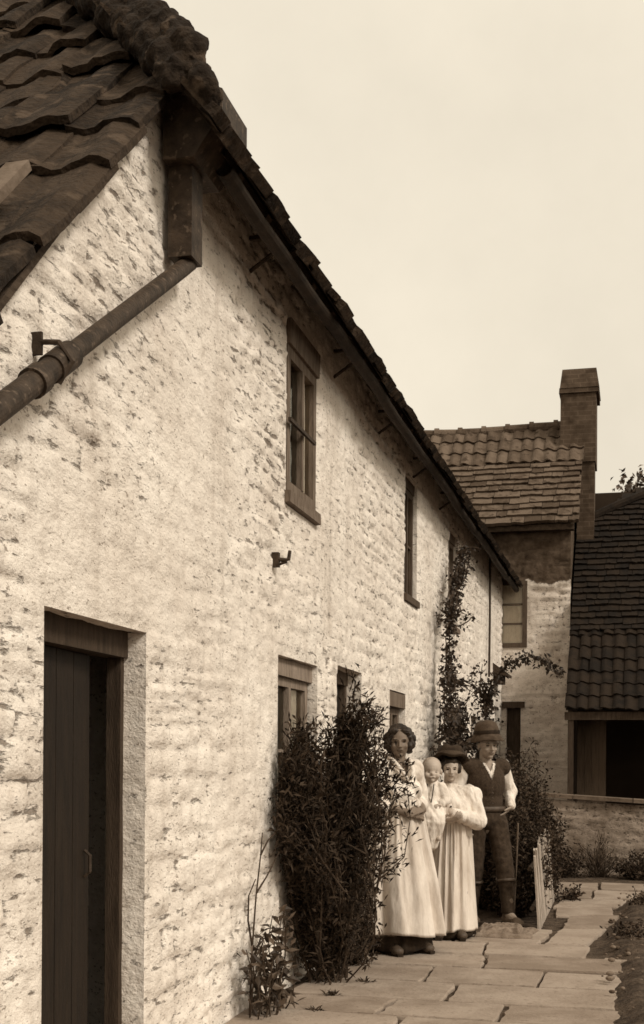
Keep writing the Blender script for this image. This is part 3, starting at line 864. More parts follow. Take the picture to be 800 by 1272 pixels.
# its windows
f = MB(); xx0, xx1, zz0, zz1, yf = -.42, .39, 3.20, 4.22, YF + .012
for a in ((xx0, xx0 + .05), (xx1 - .075, xx1), (-.07, -.02)): f.box(a[0], a[1], yf, yf + .07, zz0, zz1)
f.box(xx0, xx1, yf - .004, yf + .066, zz1 - .05, zz1 + .01); f.box(xx0, xx1, yf - .02, yf + .066, zz0 - .01, zz0 + .06)
for z in (zz0 + .06 + (zz1 - zz0 - .11) / 3, zz0 + .06 + 2 * (zz1 - zz0 - .11) / 3): f.box(xx0 + .05, xx1 - .075, yf + .02, yf + .05, z - .014, z + .014)
fw_ = f.build('window', M_framewood2, far)
g_ = MB(); g_.add([(xx0 + .03, yf + .035, zz0 + .04), (xx1 - .05, yf + .035, zz0 + .04), (xx1 - .05, yf + .035, zz1 - .04), (xx0 + .03, yf + .035, zz1 - .04)], [(0, 1, 2, 3)]); sub(g_.build('pane', M_glass, fw_), fw_)
g_ = MB(); vs = []  # pale sheet behind the glass stands in for sky reflected in the panes
for i in range(25):
    t = i / 24
    for z in (zz0 + .06, zz1 - .05): vs.append((-.36 + .67 * t, yf + .046 + .003 * math.sin(t * 46), z))
g_.add(vs, [(2 * i, 2 * i + 2, 2 * i + 3, 2 * i + 1) for i in range(24)]); sub(g_.build('curtain_and_glare', M_curtain_glare, fw_, True), fw_)
f = MB(); f.box(.08, .30, YF + .10, YF + .14, .9, 2.25); f.build('dark_recess_board', M_darkwood, far)  # dark board stands in for the shaded recess of the narrow window
f = MB(); f.box(.02, .36, YF - .05, YF + .06, 2.25, 2.34, .006); f.build('lintel', M_darkwood, far)

# ------------------------------------------------------------------ the open fronted shed with the long tiled slope
shed = thing('tiled_shed', 'dark open fronted shed under a long mossy tiled slope beside the far cottage', 'shed', (2.5, 20, 0))
ss_ = Vector((0, .7071, .7071)); sn = Vector((0, -.7071, .7071))
O_s = Vector((1.08, 18.3, 2.14)); rf = MB(); random.seed(13)
keep = lambda u, s: 2.14 + s * .7071 < 5.30 + u * .72
pantiles(rf, O_s, (1, 0, 0), ss_, sn, 6.6, 0, 1.75, .165, .27, amp=.016, th=.024, jit=.009, keep=keep)
slates(rf, O_s, (1, 0, 0), ss_, sn, 6.6, 1.72, 5.9, .14, .30, .15, th=.028, jit=.012, keep=keep)
rf.add([O_s + Vector((0, .03, 0)), O_s + Vector((6.6, .03, 0)), O_s + Vector((6.6, .03, 0)) + ss_ * 5.9, O_s + Vector((2.0, .03, 0)) + ss_ * 5.9, O_s + Vector((0, .03, 0)) + ss_ * 4.45], [(0, 1, 2, 3, 4)])
rf.build('roof', M_tile_dark, shed)
vg = MB(); a = O_s + ss_ * 4.47 + sn * .06; b_ = O_s + Vector((2.02, 0, 0)) + ss_ * 5.95 + sn * .06; vg.tube([a + Vector((-.1, 0, -.04)), a.lerp(b_, .33) + Vector((0, 0, .02)), a.lerp(b_, .66), b_], .07, 8); vg.build('hip_tile', M_tile_dark, shed)
bm_ = MB(); bm_.box(1.06, 7.6, 18.36, 18.5, 2.0, 2.12, .006); bm_.build('beam', M_darkwood, shed)
po = MB(); po.box(1.12, 1.19, 18.37, 18.47, -.1, 2.0, .008); po.build('post', M_darkwood, shed)
po = MB(); po.box(4.4, 4.5, 18.37, 18.47, -.1, 2.0, .008); po.build('post', M_darkwood, shed)
pw = MB()
for i in range(4): pw.box(1.22 + i * .103, 1.32 + i * .103, 18.9, 18.93, -.1, 2.5)
pw.build('plank_partition', mat('old_planks', .028, .05, 5, .9, .01, 30, (6, 6, .6), island=.3), shed)
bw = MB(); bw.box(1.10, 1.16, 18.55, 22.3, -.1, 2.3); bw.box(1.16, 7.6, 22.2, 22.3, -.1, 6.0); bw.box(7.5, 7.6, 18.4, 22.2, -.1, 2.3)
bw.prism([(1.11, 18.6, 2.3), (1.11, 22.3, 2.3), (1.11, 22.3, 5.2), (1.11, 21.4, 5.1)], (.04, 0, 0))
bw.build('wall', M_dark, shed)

# ------------------------------------------------------------------ garden wall
gw = thing('garden_wall', 'low dirty limewashed rubble wall with slab coping in front of the shed', 'wall', (2.5, 16.4, 0))
stone_wall('wall_face', M_washgarden, gw, lambda u, v, n: (u, 16.3 - n, v * (1 - .06 * (u - 1.1))), .7, 6.0, -.1, .93, .03, (), sd=31, amp=.06, ch=.10, cw=.30)
gb = MB(); gb.add([(.7, 16.34, -.1), (6, 16.34, -.1), (6, 16.34, .62), (.7, 16.34, .94), (.7, 16.66, -.1), (6, 16.66, -.1), (6, 16.66, .62), (.7, 16.66, .94)], [(0, 1, 2, 3), (5, 4, 7, 6), (3, 2, 6, 7), (0, 3, 7, 4), (1, 5, 6, 2)])
gb.build('wall_core', M_washgarden, gw)
cp = MB(); x = .66; random.seed(17)
while x < 6:
    l = random.uniform(.45, .8); zc = .965 - .055 * (x - .9)
    cp.add([(x, 16.24, zc), (x + l - .01, 16.24, zc - .055 * l), (x + l - .01, 16.72, zc - .055 * l), (x, 16.72, zc)] + [(x, 16.24, zc + .045), (x + l - .01, 16.24, zc + .045 - .055 * l), (x + l - .01, 16.72, zc + .045 - .055 * l), (x, 16.72, zc + .045)],
           [(3, 2, 1, 0), (4, 5, 6, 7), (0, 1, 5, 4), (1, 2, 6, 5), (2, 3, 7, 6), (3, 0, 4, 7)]); x += l
cp.build('coping', mat('coping_stone', .05, .11, 6, .9, .01, 30, island=.5), gw)

# ------------------------------------------------------------------ picket fence
pf = thing('picket_fence', 'short leaning fence of rough split pales beside the paved path', 'fence', (1.27, 11.5, 0))
random.seed(23)
pa, pb = Vector((1.28, 10.62, 0)), Vector((1.25, 13.1, 0))
npk = 20
for i in range(npk):
    t = i / (npk - 1); p = pa.lerp(pb, t); h = .62 + .12 * math.sin(t * 2.6) + random.uniform(-.04, .04)
    m_ = MB(); wd = .034 + random.uniform(-.008, .008); ln = Vector((-.055 + random.uniform(-.02, .02), -.02 + random.uniform(-.03, .03), 0))
    b0 = [p + Vector((0, -wd, -.02)), p + Vector((.016, -wd, -.02)), p + Vector((.016, wd, -.02)), p + Vector((0, wd, -.02))]
    t0 = [q + Vector((0, 0, h)) + ln + Vector((0, random.uniform(-.006, .006), random.uniform(-.015, .015))) for q in b0]
    m_.add(b0 + t0, [(3, 2, 1, 0), (4, 5, 6, 7), (0, 1, 5, 4), (1, 2, 6, 5), (2, 3, 7, 6), (3, 0, 4, 7)])
    m_.build('pale', M_pickets, pf)
for z in (.20, .52):
    m_ = MB(); m_.tube([pa + Vector((-.03 - z * .08, -.05, z)), pb + Vector((-.03 - z * .08, .05, z + .02))], .02, 6); m_.build('rail', M_darkwood, pf)

# ------------------------------------------------------------------ people
def skinmat(name, L):
    return mat(name, L * .88, L * 1.08, 18, .6, .002, 60, spec=.3)
M_eye = mat('eye_dark', .02, .03, 40, .5, spec=.3)
M_hair_dark = mat('dark_hair', .010, .032, 40, .6, .01, 60, (1, 1, .25), spec=.4)
M_hair_fair = mat('fair_hair', .22, .34, 40, .7)
M_white = mat('white_cotton', .50, .72, 11, .95, .028, 17, (1, 1, .55))
M_calico = mat('pale_calico', .42, .62, 9, .95, .022, 16, (1, 1, .35))
M_blackcloth = mat('black_serge', .010, .022, 16, .95, .005, 60)
M_tweed = mat('dark_tweed', .018, .042, 60, .95, .004, 120)
M_trouser = mat('dark_corduroy', .016, .034, 30, .95, .004, 90)
M_leather = mat('boot_leather', .03, .06, 20, .6, .004, 60, spec=.35)
M_felt = mat('grey_felt', .028, .06, 20, .95, .004, 80)
M_blackfelt = mat('black_felt', .014, .03, 20, .95, .004, 80)

def remesh(mb, name, m, parent, voxel=.006, smooth=6, disp=None, delete=None, matfun=None):
    me = bpy.data.meshes.new(name + '_src'); me.from_pydata(mb.v, [], mb.f); me.update()
    o = bpy.data.objects.new(name + '_src', me); COL.objects.link(o)
    md = o.modifiers.new('r', 'REMESH'); md.mode = 'VOXEL'; md.voxel_size = voxel
    if smooth:
        s_ = o.modifiers.new('s', 'SMOOTH'); s_.iterations = smooth; s_.factor = .5
    dg = bpy.context.evaluated_depsgraph_get(); dg.update()
    me2 = bpy.data.meshes.new_from_object(o.evaluated_get(dg), depsgraph=dg)
    bpy.data.objects.remove(o); bpy.data.meshes.remove(me)
    n = len(me2.vertices); V = np.empty(n * 3); me2.vertices.foreach_get('co', V); V = V.reshape(-1, 3)
    if disp is not None:
        N = np.empty(n * 3); me2.vertices.foreach_get('normal', N); V = disp(V, N.reshape(-1, 3)); me2.vertices.foreach_set('co', V.ravel())
    me2.materials.clear()
    for x in (m if isinstance(m, (list, tuple)) else [m]): me2.materials.append(x)
    np_ = len(me2.polygons); C = np.empty(np_ * 3); me2.polygons.foreach_get('center', C); C = C.reshape(-1, 3)
    mi = np.zeros(np_, np.int32)
    if matfun is not None: mi = matfun(C).astype(np.int32)
    me2.polygons.foreach_set('material_index', mi)
    me2.polygons.foreach_set('use_smooth', np.ones(np_, bool))
    if delete is not None:
        bad = set(np.nonzero(delete(C))[0].tolist())
        b = bmesh.new(); b.from_mesh(me2); b.faces.ensure_lookup_table()
        bmesh.ops.delete(b, geom=[b.faces[i] for i in bad], context='FACES'); b.to_mesh(me2); b.free()
    me2.name = name; me2.update()
    return link(bpy.data.objects.new(name, me2), parent)

def folds(freq, amp, sd, dirx=1.0, dirz=.35):
    def f(V, N):
        a = V[:, 0] * freq * dirx + V[:, 1] * freq * .9; b = V[:, 2] * freq * dirz
        k = fbm(a + 3.1 * sd, b + 1.7 * sd, sd, 3) - .5
        k = k + .6 * (np.abs(fbm(a * .7 + V[:, 2] * freq * .4, b + a * .3, sd + 5, 2) - .5) - .12)
        return V + N * (amp * k)[:, None]
    return f

def hand(mb, wr, d, n, side, curl=.5, sc_=1.0):
    wr, d, n = Vector(wr), Vector(d).normalized(), Vector(n).normalized()
    s = d.cross(n).normalized() * side; n = s.cross(d).normalized() * side if False else n
    M = Matrix((s, n, d)).transposed()
    mb.ball(wr + d * .048 * sc_, .040 * sc_, .017 * sc_, .052 * sc_, M, 8)
    for i, ln in zip((-1.5, -.5, .5, 1.5), (.82, .96, 1.0, .9)):
        p = wr + d * .088 * sc_ + s * i * .0195 * sc_; a = curl * (.5 + .08 * i)
        for seg in (.036, .026, .020):
            dd = (d * math.cos(a) + n * math.sin(a) + s * i * .03).normalized()
            q = p + dd * seg * ln * sc_; mb.cone(p, .0088 * sc_, q, .0078 * sc_, 8); p = q; a += curl * .75
    p = wr + d * .025 * sc_ + s * .034 * sc_
    for seg, k in ((.038, .75), (.03, .35)):
        q = p + (d + s * k + n * .35).normalized() * seg * sc_; mb.cone(p, .0115 * sc_, q, .0095 * sc_, 8); p = q

def head_prims(mb, c, hh, Mr):
    c = Vector(c); T = lambda p: c + Mr @ (Vector(p) * hh)
    mb.ball(T((0, .07, .12)), .345 * hh, .43 * hh, .375 * hh, Mr, 12)
    mb.ball(T((0, -.09, -.13)), .275 * hh, .29 * hh, .345 * hh, Mr, 12)
    mb.ball(T((0, -.25, -.39)), .105 * hh, .09 * hh, .085 * hh, Mr, 8)
    mb.cone(T((0, -.365, .05)), .032 * hh, T((0, -.455, -.12)), .052 * hh, 8)
    mb.ball(T((.045, -.40, -.13)), .035 * hh, n=6); mb.ball(T((-.045, -.40, -.13)), .035 * hh, n=6)
    mb.cone(T((-.17, -.315, .09)), .05 * hh, T((.17, -.315, .09)), .05 * hh, 8)
    for s in (-1, 1):
        mb.ball(T((s * .17, -.25, -.12)), .095 * hh, n=8)
        mb.ball(T((s * .345, .05, -.03)), .035 * hh, .085 * hh, .12 * hh, Mr, 7)
    mb.cone(T((-.075, -.372, -.225)), .026 * hh, T((.075, -.372, -.225)), .026 * hh, 6)
    mb.cone(T((-.06, -.362, -.275)), .032 * hh, T((.06, -.362, -.275)), .032 * hh, 6)

def torso(mb, H, off, wid=1.0, bust=0.0, zlo=.50, zhi=.83, shw=.105):
    h = lambda k: k * H
    if zlo < .56: mb.ball((0, .01, h(.53)), (.165 * wid + off), .115 + off, h(.085) + off, n=12)
    mb.ball((0, .005, h(.615)), .128 * wid + off, .098 + off, h(.10) + off, n=12)
    mb.ball((0, .0, h(.715)), .152 * wid + off, .112 + off, h(.105) + off, n=12)
    mb.cone((-h(shw) + .01, .01, h(.795)), .056 + off, (h(shw) - .01, .01, h(.795)), .056 + off, 12)
    mb.ball((0, .0, h(.775)), .12 * wid + off, .088 + off, h(.05) + off, n=10)
    if bust:
        for s in (-1, 1): mb.ball((s * .07, -.075, h(.715)), .07 * bust + off * .6, n=8)

def limb(mb, pts, rad):
    for i in range(len(pts) - 1): mb.cone(pts[i], rad[i], pts[i + 1], rad[i + 1], 12)

def person(name, label, loc, rz, H, wid, bust, yaw, pitch, armL, armR, hands, legs, skin, lip, group=None, roll=0, drop=0.0):
    root = thing(name, label, 'person', loc, group, rz)
    hh = H / 7.3
    Mr = Matrix.Rotation(yaw, 3, 'Z') @ Matrix.Rotation(pitch, 3, 'X') @ Matrix.Rotation(roll, 3, 'Y')
    hc = Vector((0, -.03, H - hh * .5 - drop))
    mb = MB(); torso(mb, H, 0, wid, bust)
    mb.cone((0, .012, H * .80), .056, hc + Mr @ Vector((0, .04, -.28 * hh)), .050, 12)
    mb.ball((0, .015, H * .80), .11, .06, .035, n=8)
    head_prims(mb, hc, hh, Mr)
    for a in (armL, armR): limb(mb, a, (.052, .040, .027))
    for hd_ in hands: hand(mb, *hd_)
    for l in legs:
        limb(mb, l[:3], (.085, .058, .040)); mb.cone(l[2], .042, l[3], .032, 10)
    eyes = [hc + Mr @ (Vector((s * .145, -.345, .015)) * hh) for s in (-1, 1)]
    mouth = hc + Mr @ (Vector((0, -.385, -.25)) * hh)
    brow = [hc + Mr @ (Vector((s * .15, -.36, .10)) * hh) for s in (-1, 1)]
    inv = np.array(Mr.transposed())
    fwd = np.array(Mr @ Vector((0, 1, 0)))
    def disp(V, N):
        for e in eyes:
            d = np.linalg.norm(V - np.array(e), axis=1); V = V + fwd * (.036 * hh * np.exp(-(d / (.08 * hh)) ** 2))[:, None]
        return V
    def mf(C):
        mi = np.zeros(len(C))
        for e in eyes:
            q = (C - np.array(e) - fwd * .03 * hh) @ inv.T
            mi[(q[:, 0] / (.062 * hh)) ** 2 + (q[:, 2] / (.030 * hh)) ** 2 + (q[:, 1] / (.09 * hh)) ** 2 < 1] = 1
        for e in brow:
            q = (C - np.array(e)) @ inv.T
            mi[(q[:, 0] / (.09 * hh)) ** 2 + (q[:, 2] / (.016 * hh)) ** 2 + (q[:, 1] / (.09 * hh)) ** 2 < 1] = 2
        q = (C - np.array(mouth)) @ inv.T
        mi[(q[:, 0] / (.115 * hh)) ** 2 + (q[:, 2] / (.034 * hh)) ** 2 + (q[:, 1] / (.09 * hh)) ** 2 < 1] = 3
        return mi
    b = remesh(mb, 'body', [skin, M_eye, M_hair_dark, lip], root, .0046, 3, disp, None, mf)
    return root, hc, hh, Mr

def skirt(name, m, parent, z0, z1, prof, nf, amp, sd, cx=0, cy=0, n=200, rows=44, lean=(0, 0)):
    """prof: list of (t, rx, ry); t=0 waist, 1 hem"""
    rng = np.random.RandomState(sd); ph = rng.uniform(0, 6.28, 8)
    vs = []; T = [p[0] for p in prof]
    for i in range(rows + 1):
        t = i / rows; rx = np.interp(t, T, [p[1] for p in prof]); ry = np.interp(t, T, [p[2] for p in prof])
        for k in range(n):
            a = 2 * math.pi * k / n
            aw = a + .24 * math.sin(2 * a + ph[0]) + .15 * math.sin(3 * a + ph[1]) + .06 * math.sin(7 * a + ph[5]) + .05 * math.sin(t * 3 + ph[2])
            f = .6 * math.cos(nf * aw + ph[3]) + .4 * math.cos((nf * .58) * aw + ph[4] + t * .7)
            g_ = math.cos(nf * 2.6 * aw + ph[5]) + .6 * math.cos(nf * 4.1 * aw + ph[1])
            am = amp * (.25 + .75 * t ** .8)
            r_ = 1 + am * (f if f < 0 else f * .8) / max(rx, .1) + (.012 * g_ * (1 - t) ** 1.1 * min(1, t * 14)) / max(rx, .1)
            z = z0 + (z1 - z0) * t + (.012 * math.sin(a * 2 + ph[6]) + .006 * math.sin(5 * a + ph[7])) * t
            vs.append((cx + lean[0] * t + rx * r_ * math.cos(a), cy + lean[1] * t + ry * r_ * math.sin(a), z))
    for k in range(n):
        x, y, z = vs[rows * n + k]; vs.append((cx + lean[0] + (x - cx - lean[0]) * .97, cy + lean[1] + (y - cy - lean[1]) * .97, z + .004))
    for k in range(n):
        x, y, z = vs[rows * n + k]; vs.append((cx + lean[0] + (x - cx - lean[0]) * .93, cy + lean[1] + (y - cy - lean[1]) * .93, z + .12))
    fs = [(i * n + k, i * n + (k + 1) % n, (i + 1) * n + (k + 1) % n, (i + 1) * n + k) for i in range(rows + 2) for k in range(n)]
    return mesh_np(name, vs, fs, m, parent, True)

def boots(parent, feet, m, hi=.14):
    for an, toe in feet:
        an, toe = Vector(an), Vector(toe); mb = MB()
        mb.cone(an + Vector((0, 0, .0)), .050, an + Vector((0, .0, hi)), .052, 12)
        d = (toe - an); d.z = 0; d.normalize()
        mb.cone(Vector((an.x, an.y, .048)) - d * .035, .044, Vector((toe.x, toe.y, .042)) - d * .02, .038, 12)
        mb.ball(Vector((toe.x, toe.y, .036)), .044, .044, .034, n=8)
        bt = remesh(mb, 'boot', m, parent, .007, 4)
        so_ = MB(); s_ = Vector((-d.y, d.x, 0)); A_ = Vector((an.x, an.y, 0)) - d * .075; B_ = Vector((toe.x, toe.y, 0)) + d * .045
        pts = [A_ + s_ * .032, A_ - s_ * .032, A_.lerp(B_, .6) - s_ * .048, B_ - s_ * .022, B_ + s_ * .022, A_.lerp(B_, .6) + s_ * .048]
        so_.prism([p + Vector((0, 0, .0)) for p in pts], (0, 0, .02)); so_.build('sole', M_blackcloth, bt)

# mossy mortar fillet along the hip of the near roof
hp = MB(); random.seed(77)
pts_ = [(.29, 5.06, 4.16), (.27, 5.05, 4.26), (.20, 5.10, 4.40)] + [(.20 - .84 * t, 5.10 + t, 4.42 + .99 * t) for t in (.3, .6, .9, 1.2, 1.6, 2.0, 2.4)]
rr_ = [.05, .065, .072] + [.075, .07, .075, .07, .075, .07, .075]
limb(hp, pts_, rr_)
limb(hp, [(p[0] - .05, p[1] - .05, p[2] - .10) for p in pts_[2:]], [.075] * 8)
hipm = remesh(hp, 'hip_tile', M_tile_near, None, .014, 2, lambda V, N: V + N * np.array([.045 * mnoise.noise(Vector(v) * 7) + .022 * mnoise.noise(Vector(v) * 19) + .010 * mnoise.noise(Vector(v) * 45) for v in V.tolist()])[:, None]); hipm.parent = row; hipm.matrix_parent_inverse = Matrix.Translation(-Vector(row.location))

PZ = .034
# --- older woman
W1 = (.375, 9.06, PZ); H1 = 1.615
sk1 = skinmat('shaded_skin', .135); lp1 = mat('dark_lip', .05, .07, 30, .5)  # skin tone darkened, standing in for shade on her face
aL = [(.165, .01, 1.31), (.23, .05, 1.06), (.10, -.18, 1.02)]
aR = [(-.165, .01, 1.31), (-.22, -.01, 1.05), (-.03, -.20, 1.00)]
legs = [[(.085, 0, .85), (.09, -.02, .46), (.10, .03, .08), (.11, -.12, .04)], [(-.085, 0, .85), (-.09, -.02, .46), (-.11, .03, .08), (-.13, -.12, .04)]]
woman, hc, hh, Mr = person('person', 'dark haired woman in white blouse and long gathered pale apron beside the tall shrub', W1, R(46), H1, .98, 1.0,
    R(-34), R(4), aL, aR, [(aL[2], (-1, -.25, -.08), (0, .5, -.8), -1, .35), (aR[2], (1, -.05, -.12), (.1, .9, -.3), 1, .75)], legs, sk1, lp1)
mb = MB(); torso(mb, H1, .020, 1.0, 1.05, zlo=.6)
mb.ball((0, -.03, 1.12), .160, .135, .09, n=10)
for a, s in ((aL, 1), (aR, -1)):
    limb(mb, a[:2], (.070, .072)); e = Vector(a[1]); wv = Vector(a[2]); mb.cone(e, .070, e.lerp(wv, .30), .062, 12)
vneck = lambda C: (C[:, 1] < .0) & (np.abs(C[:, 0]) < (C[:, 2] - 1.23) * .62) & (C[:, 2] > 1.23)
remesh(mb, 'blouse', M_white, woman, .007, 5, folds(17, .040, 3), lambda C: vneck(C) | ((C[:, 2] > 1.335) & (np.hypot(C[:, 0], C[:, 1]) < .085)))
cl_ = MB()
for s in (-1, 1):
    cl_.tube([(s * .012, -.150, 1.235), (s * .05, -.128, 1.30), (s * .078, -.06, 1.372), (s * .06, .05, 1.40), (0, .085, 1.405)], [.012, .016, .017, .016, .016], 8)
cl_.build('collar', M_white, woman, True)
skirt('apron', M_calico, woman, 1.13, .135, [(0, .165, .135), (.06, .18, .15), (.3, .225, .20), (.65, .285, .28), (1, .328, .325)], 15, .044, 4, lean=(.02, -.02))
skirt('underskirt', M_blackcloth, woman, .60, .03, [(0, .16, .15), (1, .262, .258)], 13, .012, 8, rows=14, lean=(.0, -.01))
bd_ = MB(); bd_.lathe([(.158, 0), (.172, .012), (.172, .045), (.160, .055)], (0, 0, 1.095), 40, 1.03, .86); bd_.build('waistband', M_calico, woman, True)
hr = MB(); T = lambda p: hc + Mr @ (Vector(p) * hh)
hr.ball(T((0, .16, .19)), .45 * hh, .45 * hh, .36 * hh, Mr, 12)
for s in (-1, 1):
    hr.ball(T((s * .33, .08, .06)), .17 * hh, .27 * hh, .30 * hh, Mr, 8); hr.ball(T((s * .18, -.17, .34)), .2 * hh, .2 * hh, .13 * hh, Mr, 8)
    hr.ball(T((s * .30, .16, -.16)), .15 * hh, .2 * hh, .22 * hh, Mr, 8)
hr.ball(T((0, .48, -.05)), .24 * hh, n=8)
remesh(hr, 'hair', M_hair_dark, woman, .007, 3, folds(50, .045, 9, 1, .7))
boots(woman, [((.10, .02, .08), (.12, -.235, .04)), ((-.12, .0, .08), (-.16, -.25, .04))], M_leather)

# --- younger woman with the baby
W2 = (.645, 9.90, PZ); H2 = 1.40
sk2 = skinmat('fair_skin', .34); lp2 = mat('soft_lip', .14, .18, 30, .5)
bL = [(.145, .01, 1.115), (.215, -.05, .905), (-.01, -.30, .985)]
bR = [(-.145, .01, 1.115), (-.20, -.12, .92), (-.06, -.31, .92)]
legs = [[(.075, 0, .75), (.08, -.02, .41), (.08, .03, .07), (.08, -.11, .04)], [(-.075, 0, .75), (-.08, -.02, .41), (-.08, .03, .07), (-.09, -.11, .04)]]
girl, hc, hh, Mr = person('person', 'younger woman in small dark hat and high necked white dress holding the baby', W2, R(10), H2, .98, .9,
    R(2), R(2), bL, bR, [(bL[2], (-1, -.22, .08), (.1, .9, -.2), -1, .55), (bR[2], (.75, -.5, .15), (0, .35, .9), 1, .5)], legs, sk2, lp2)
mb = MB(); torso(mb, H2, .020, 1.02, 1.0, zlo=.6)
mb.cone((0, .008, 1.12), .062, (0, -.004, 1.205), .056, 12); mb.ball((0, -.03, .95), .155, .135, .09, n=10); mb.ball((0, -.06, 1.02), .125, .10, .10, n=8)
for a, s in ((bL, 1), (bR, -1)):
    a = [Vector(p) for p in a]; mb.ball(a[0] + Vector((s * .015, 0, -.015)), .085, .08, .085, n=10); limb(mb, a[:2], (.080, .072)); mb.cone(a[1], .070, a[1].lerp(a[2], .88), .040, 12)
remesh(mb, 'blouse', M_white, girl, .006, 4, folds(22, .030, 6), lambda C: (C[:, 2] > 1.198) & (np.hypot(C[:, 0], C[:, 1]) < .10))
for z in (1.08, 1.02, .96): MB().ball((.0, -.155 - (1.08 - z) * .2, z), .008, n=5).build('button', M_blackcloth, girl)
skirt('skirt', M_calico, girl, .935, .055, [(0, .140, .125), (.08, .155, .14), (.4, .178, .175), (1, .215, .22)], 10, .028, 14, lean=(.0, -.01))
skirt('petticoat', M_blackcloth, girl, .4, .012, [(0, .17, .17), (1, .200, .205)], 10, .012, 15, rows=10)
hr = MB(); T = lambda p: hc + Mr @ (Vector(p) * hh)
hr.ball(T((0, .14, .17)), .40 * hh, .42 * hh, .36 * hh, Mr, 12)
for s in (-1, 1): hr.ball(T((s * .33, .10, .08)), .13 * hh, .22 * hh, .24 * hh, Mr, 8)
hr.ball(T((0, .42, .0)), .22 * hh, n=8); hr.ball(T((0, -.2, .36)), .26 * hh, .16 * hh, .12 * hh, Mr, 8)
remesh(hr, 'hair', M_hair_dark, girl, .007, 3, folds(60, .014, 12, 1, .5))
ht_ = MB(); prof = [(.0, .115), (.07, .112), (.098, .098), (.108, .06), (.112, .018), (.122, .006), (.140, .006), (.150, .016), (.151, .022), (.140, .013), (.12, .014), (.104, .03), (.09, .09), (.0, .105)]
ht_.lathe(prof, (0, 0, 0), 32, 1, 1.05)
Mh = Matrix.Translation(hc + Vector((0, .035, hh * .36))) @ Mr.to_4x4() @ Matrix.Rotation(R(-16), 4, 'X') @ Matrix.Rotation(R(4), 4, 'Y')
ht_.v = [tuple(Mh @ Vector((v[0], v[1], v[2] + .01 * math.sin(5 * math.atan2(v[1], v[0]))))) for v in ht_.v]
hto = ht_.build('hat', M_blackfelt, girl, True)
rb_ = MB(); rb_.lathe([(.114, .02), (.116, .03), (.113, .05), (.110, .055)], (0, 0, 0), 32, 1, 1.05); rb_.v = [tuple(Mh @ Vector(v)) for v in rb_.v]; rb_.build('hat_band', M_felt, hto, True)
boots(girl, [((.07, .0, .07), (.09, -.215, .04)), ((-.07, .0, .07), (-.09, -.215, .04))], M_leather, .1)

# --- baby (held, so a person of its own)
rot = Matrix.Rotation(R(10), 3, 'Z')
bl = Vector((.545, 9.60, .905))
baby = thing('person', 'bald fair haired baby in white gown held between the two women', 'person', bl, None, R(6))
mb = MB(); hb = Vector((0, -.01, .425)); Mb = Matrix.Rotation(R(6), 3, 'Z')
T = lambda p: hb + Mb @ Vector(p)
mb.ball(T((0, .012, .018)), .072, .084, .078, Mb, 12); mb.ball(T((0, -.022, -.032)), .060, .056, .056, Mb, 10)
for s in (-1, 1): mb.ball(T((s * .034, -.052, -.035)), .026, n=8); mb.ball(T((s * .074, .015, -.01)), .009, .018, .024, Mb, 6)
mb.ball(T((0, -.080, -.022)), .011, n=6); mb.ball(T((0, -.062, -.072)), .018, n=6); mb.cone(T((-.016, -.074, -.050)), .008, T((.016, -.074, -.050)), .008, 6)
mb.cone((0, 0, .37), .036, (0, .01, .31), .045, 10); mb.ball((0, .01, .22), .085, .07, .12, n=10); mb.ball((0, .01, .11), .088, .075, .08, n=10)
for s in (-1, 1):
    limb(mb, [(s * .075, 0, .30), (s * .11, -.03, .21), (s * .07, -.09, .17)], (.032, .028, .02)); hand(mb, (s * .07, -.09, .17), (-s * .5, -.8, 0), (0, .2, -1), s, .6, .5)
    limb(mb, [(s * .05, 0, .09), (s * .07, -.10, .04), (s * .06, -.07, -.06)], (.048, .038, .026)); mb.cone((s * .06, -.07, -.06), .024, (s * .06, -.12, -.085), .018, 8)
be = [T((s * .030, -.068, -.010)) for s in (-1, 1)]; bmth = T((0, -.078, -.052))
def bmf(C):
    mi = np.zeros(len(C))
    for e in be: q = C - np.array(e); mi[(q[:, 0] / .010) ** 2 + (q[:, 2] / .005) ** 2 + (q[:, 1] / .02) ** 2 < 1] = 1
    q = C - np.array(bmth); mi[(q[:, 0] / .017) ** 2 + (q[:, 2] / .005) ** 2 + (q[:, 1] / .02) ** 2 < 1] = 2
    return mi
def bdisp(V, N):
    for e in be: d = np.linalg.norm(V - np.array(e), axis=1); V = V + np.array((0, 1, 0)) * (.008 * np.exp(-(d / .014) ** 2))[:, None]
    return V
remesh(mb, 'body', [skinmat('baby_skin', .36), mat('baby_eye', .05, .06, 10, .3), lp2], baby, .0042, 3, bdisp, None, bmf)
hr = MB(); hr.ball(T((0, .030, .034)), .073, .078, .071, Mb, 12); remesh(hr, 'hair', M_hair_fair, baby, .005, 2, folds(80, .005, 3))
mb = MB(); mb.ball((0, .01, .22), .105, .088, .125, n=10); mb.cone((0, .008, .31), .06, (0, .006, .345), .046, 12)
for s in (-1, 1): limb(mb, [(s * .072, 0, .295), (s * .115, -.03, .205), (s * .082, -.075, .18)], (.045, .043, .034))
mb.cone((0, 0, .15), .115, (-.01, -.07, .06), .125, 14); mb.cone((-.01, -.07, .06), .125, (-.03, -.055, -.10), .095, 14)
remesh(mb, 'gown', M_white, baby, .006, 4, folds(24, .024, 21))
rb_ = MB()
rb_.tube([(-.03, -.062, .325), (-.04, -.10, .25), (-.045, -.118, .16), (-.05, -.15, .08)], .004, 5); rb_.tube([(.02, -.066, .325), (.012, -.104, .25), (.0, -.12, .17), (.01, -.15, .09)], .004, 5)
rb_.build('ribbon', M_blackcloth, baby)

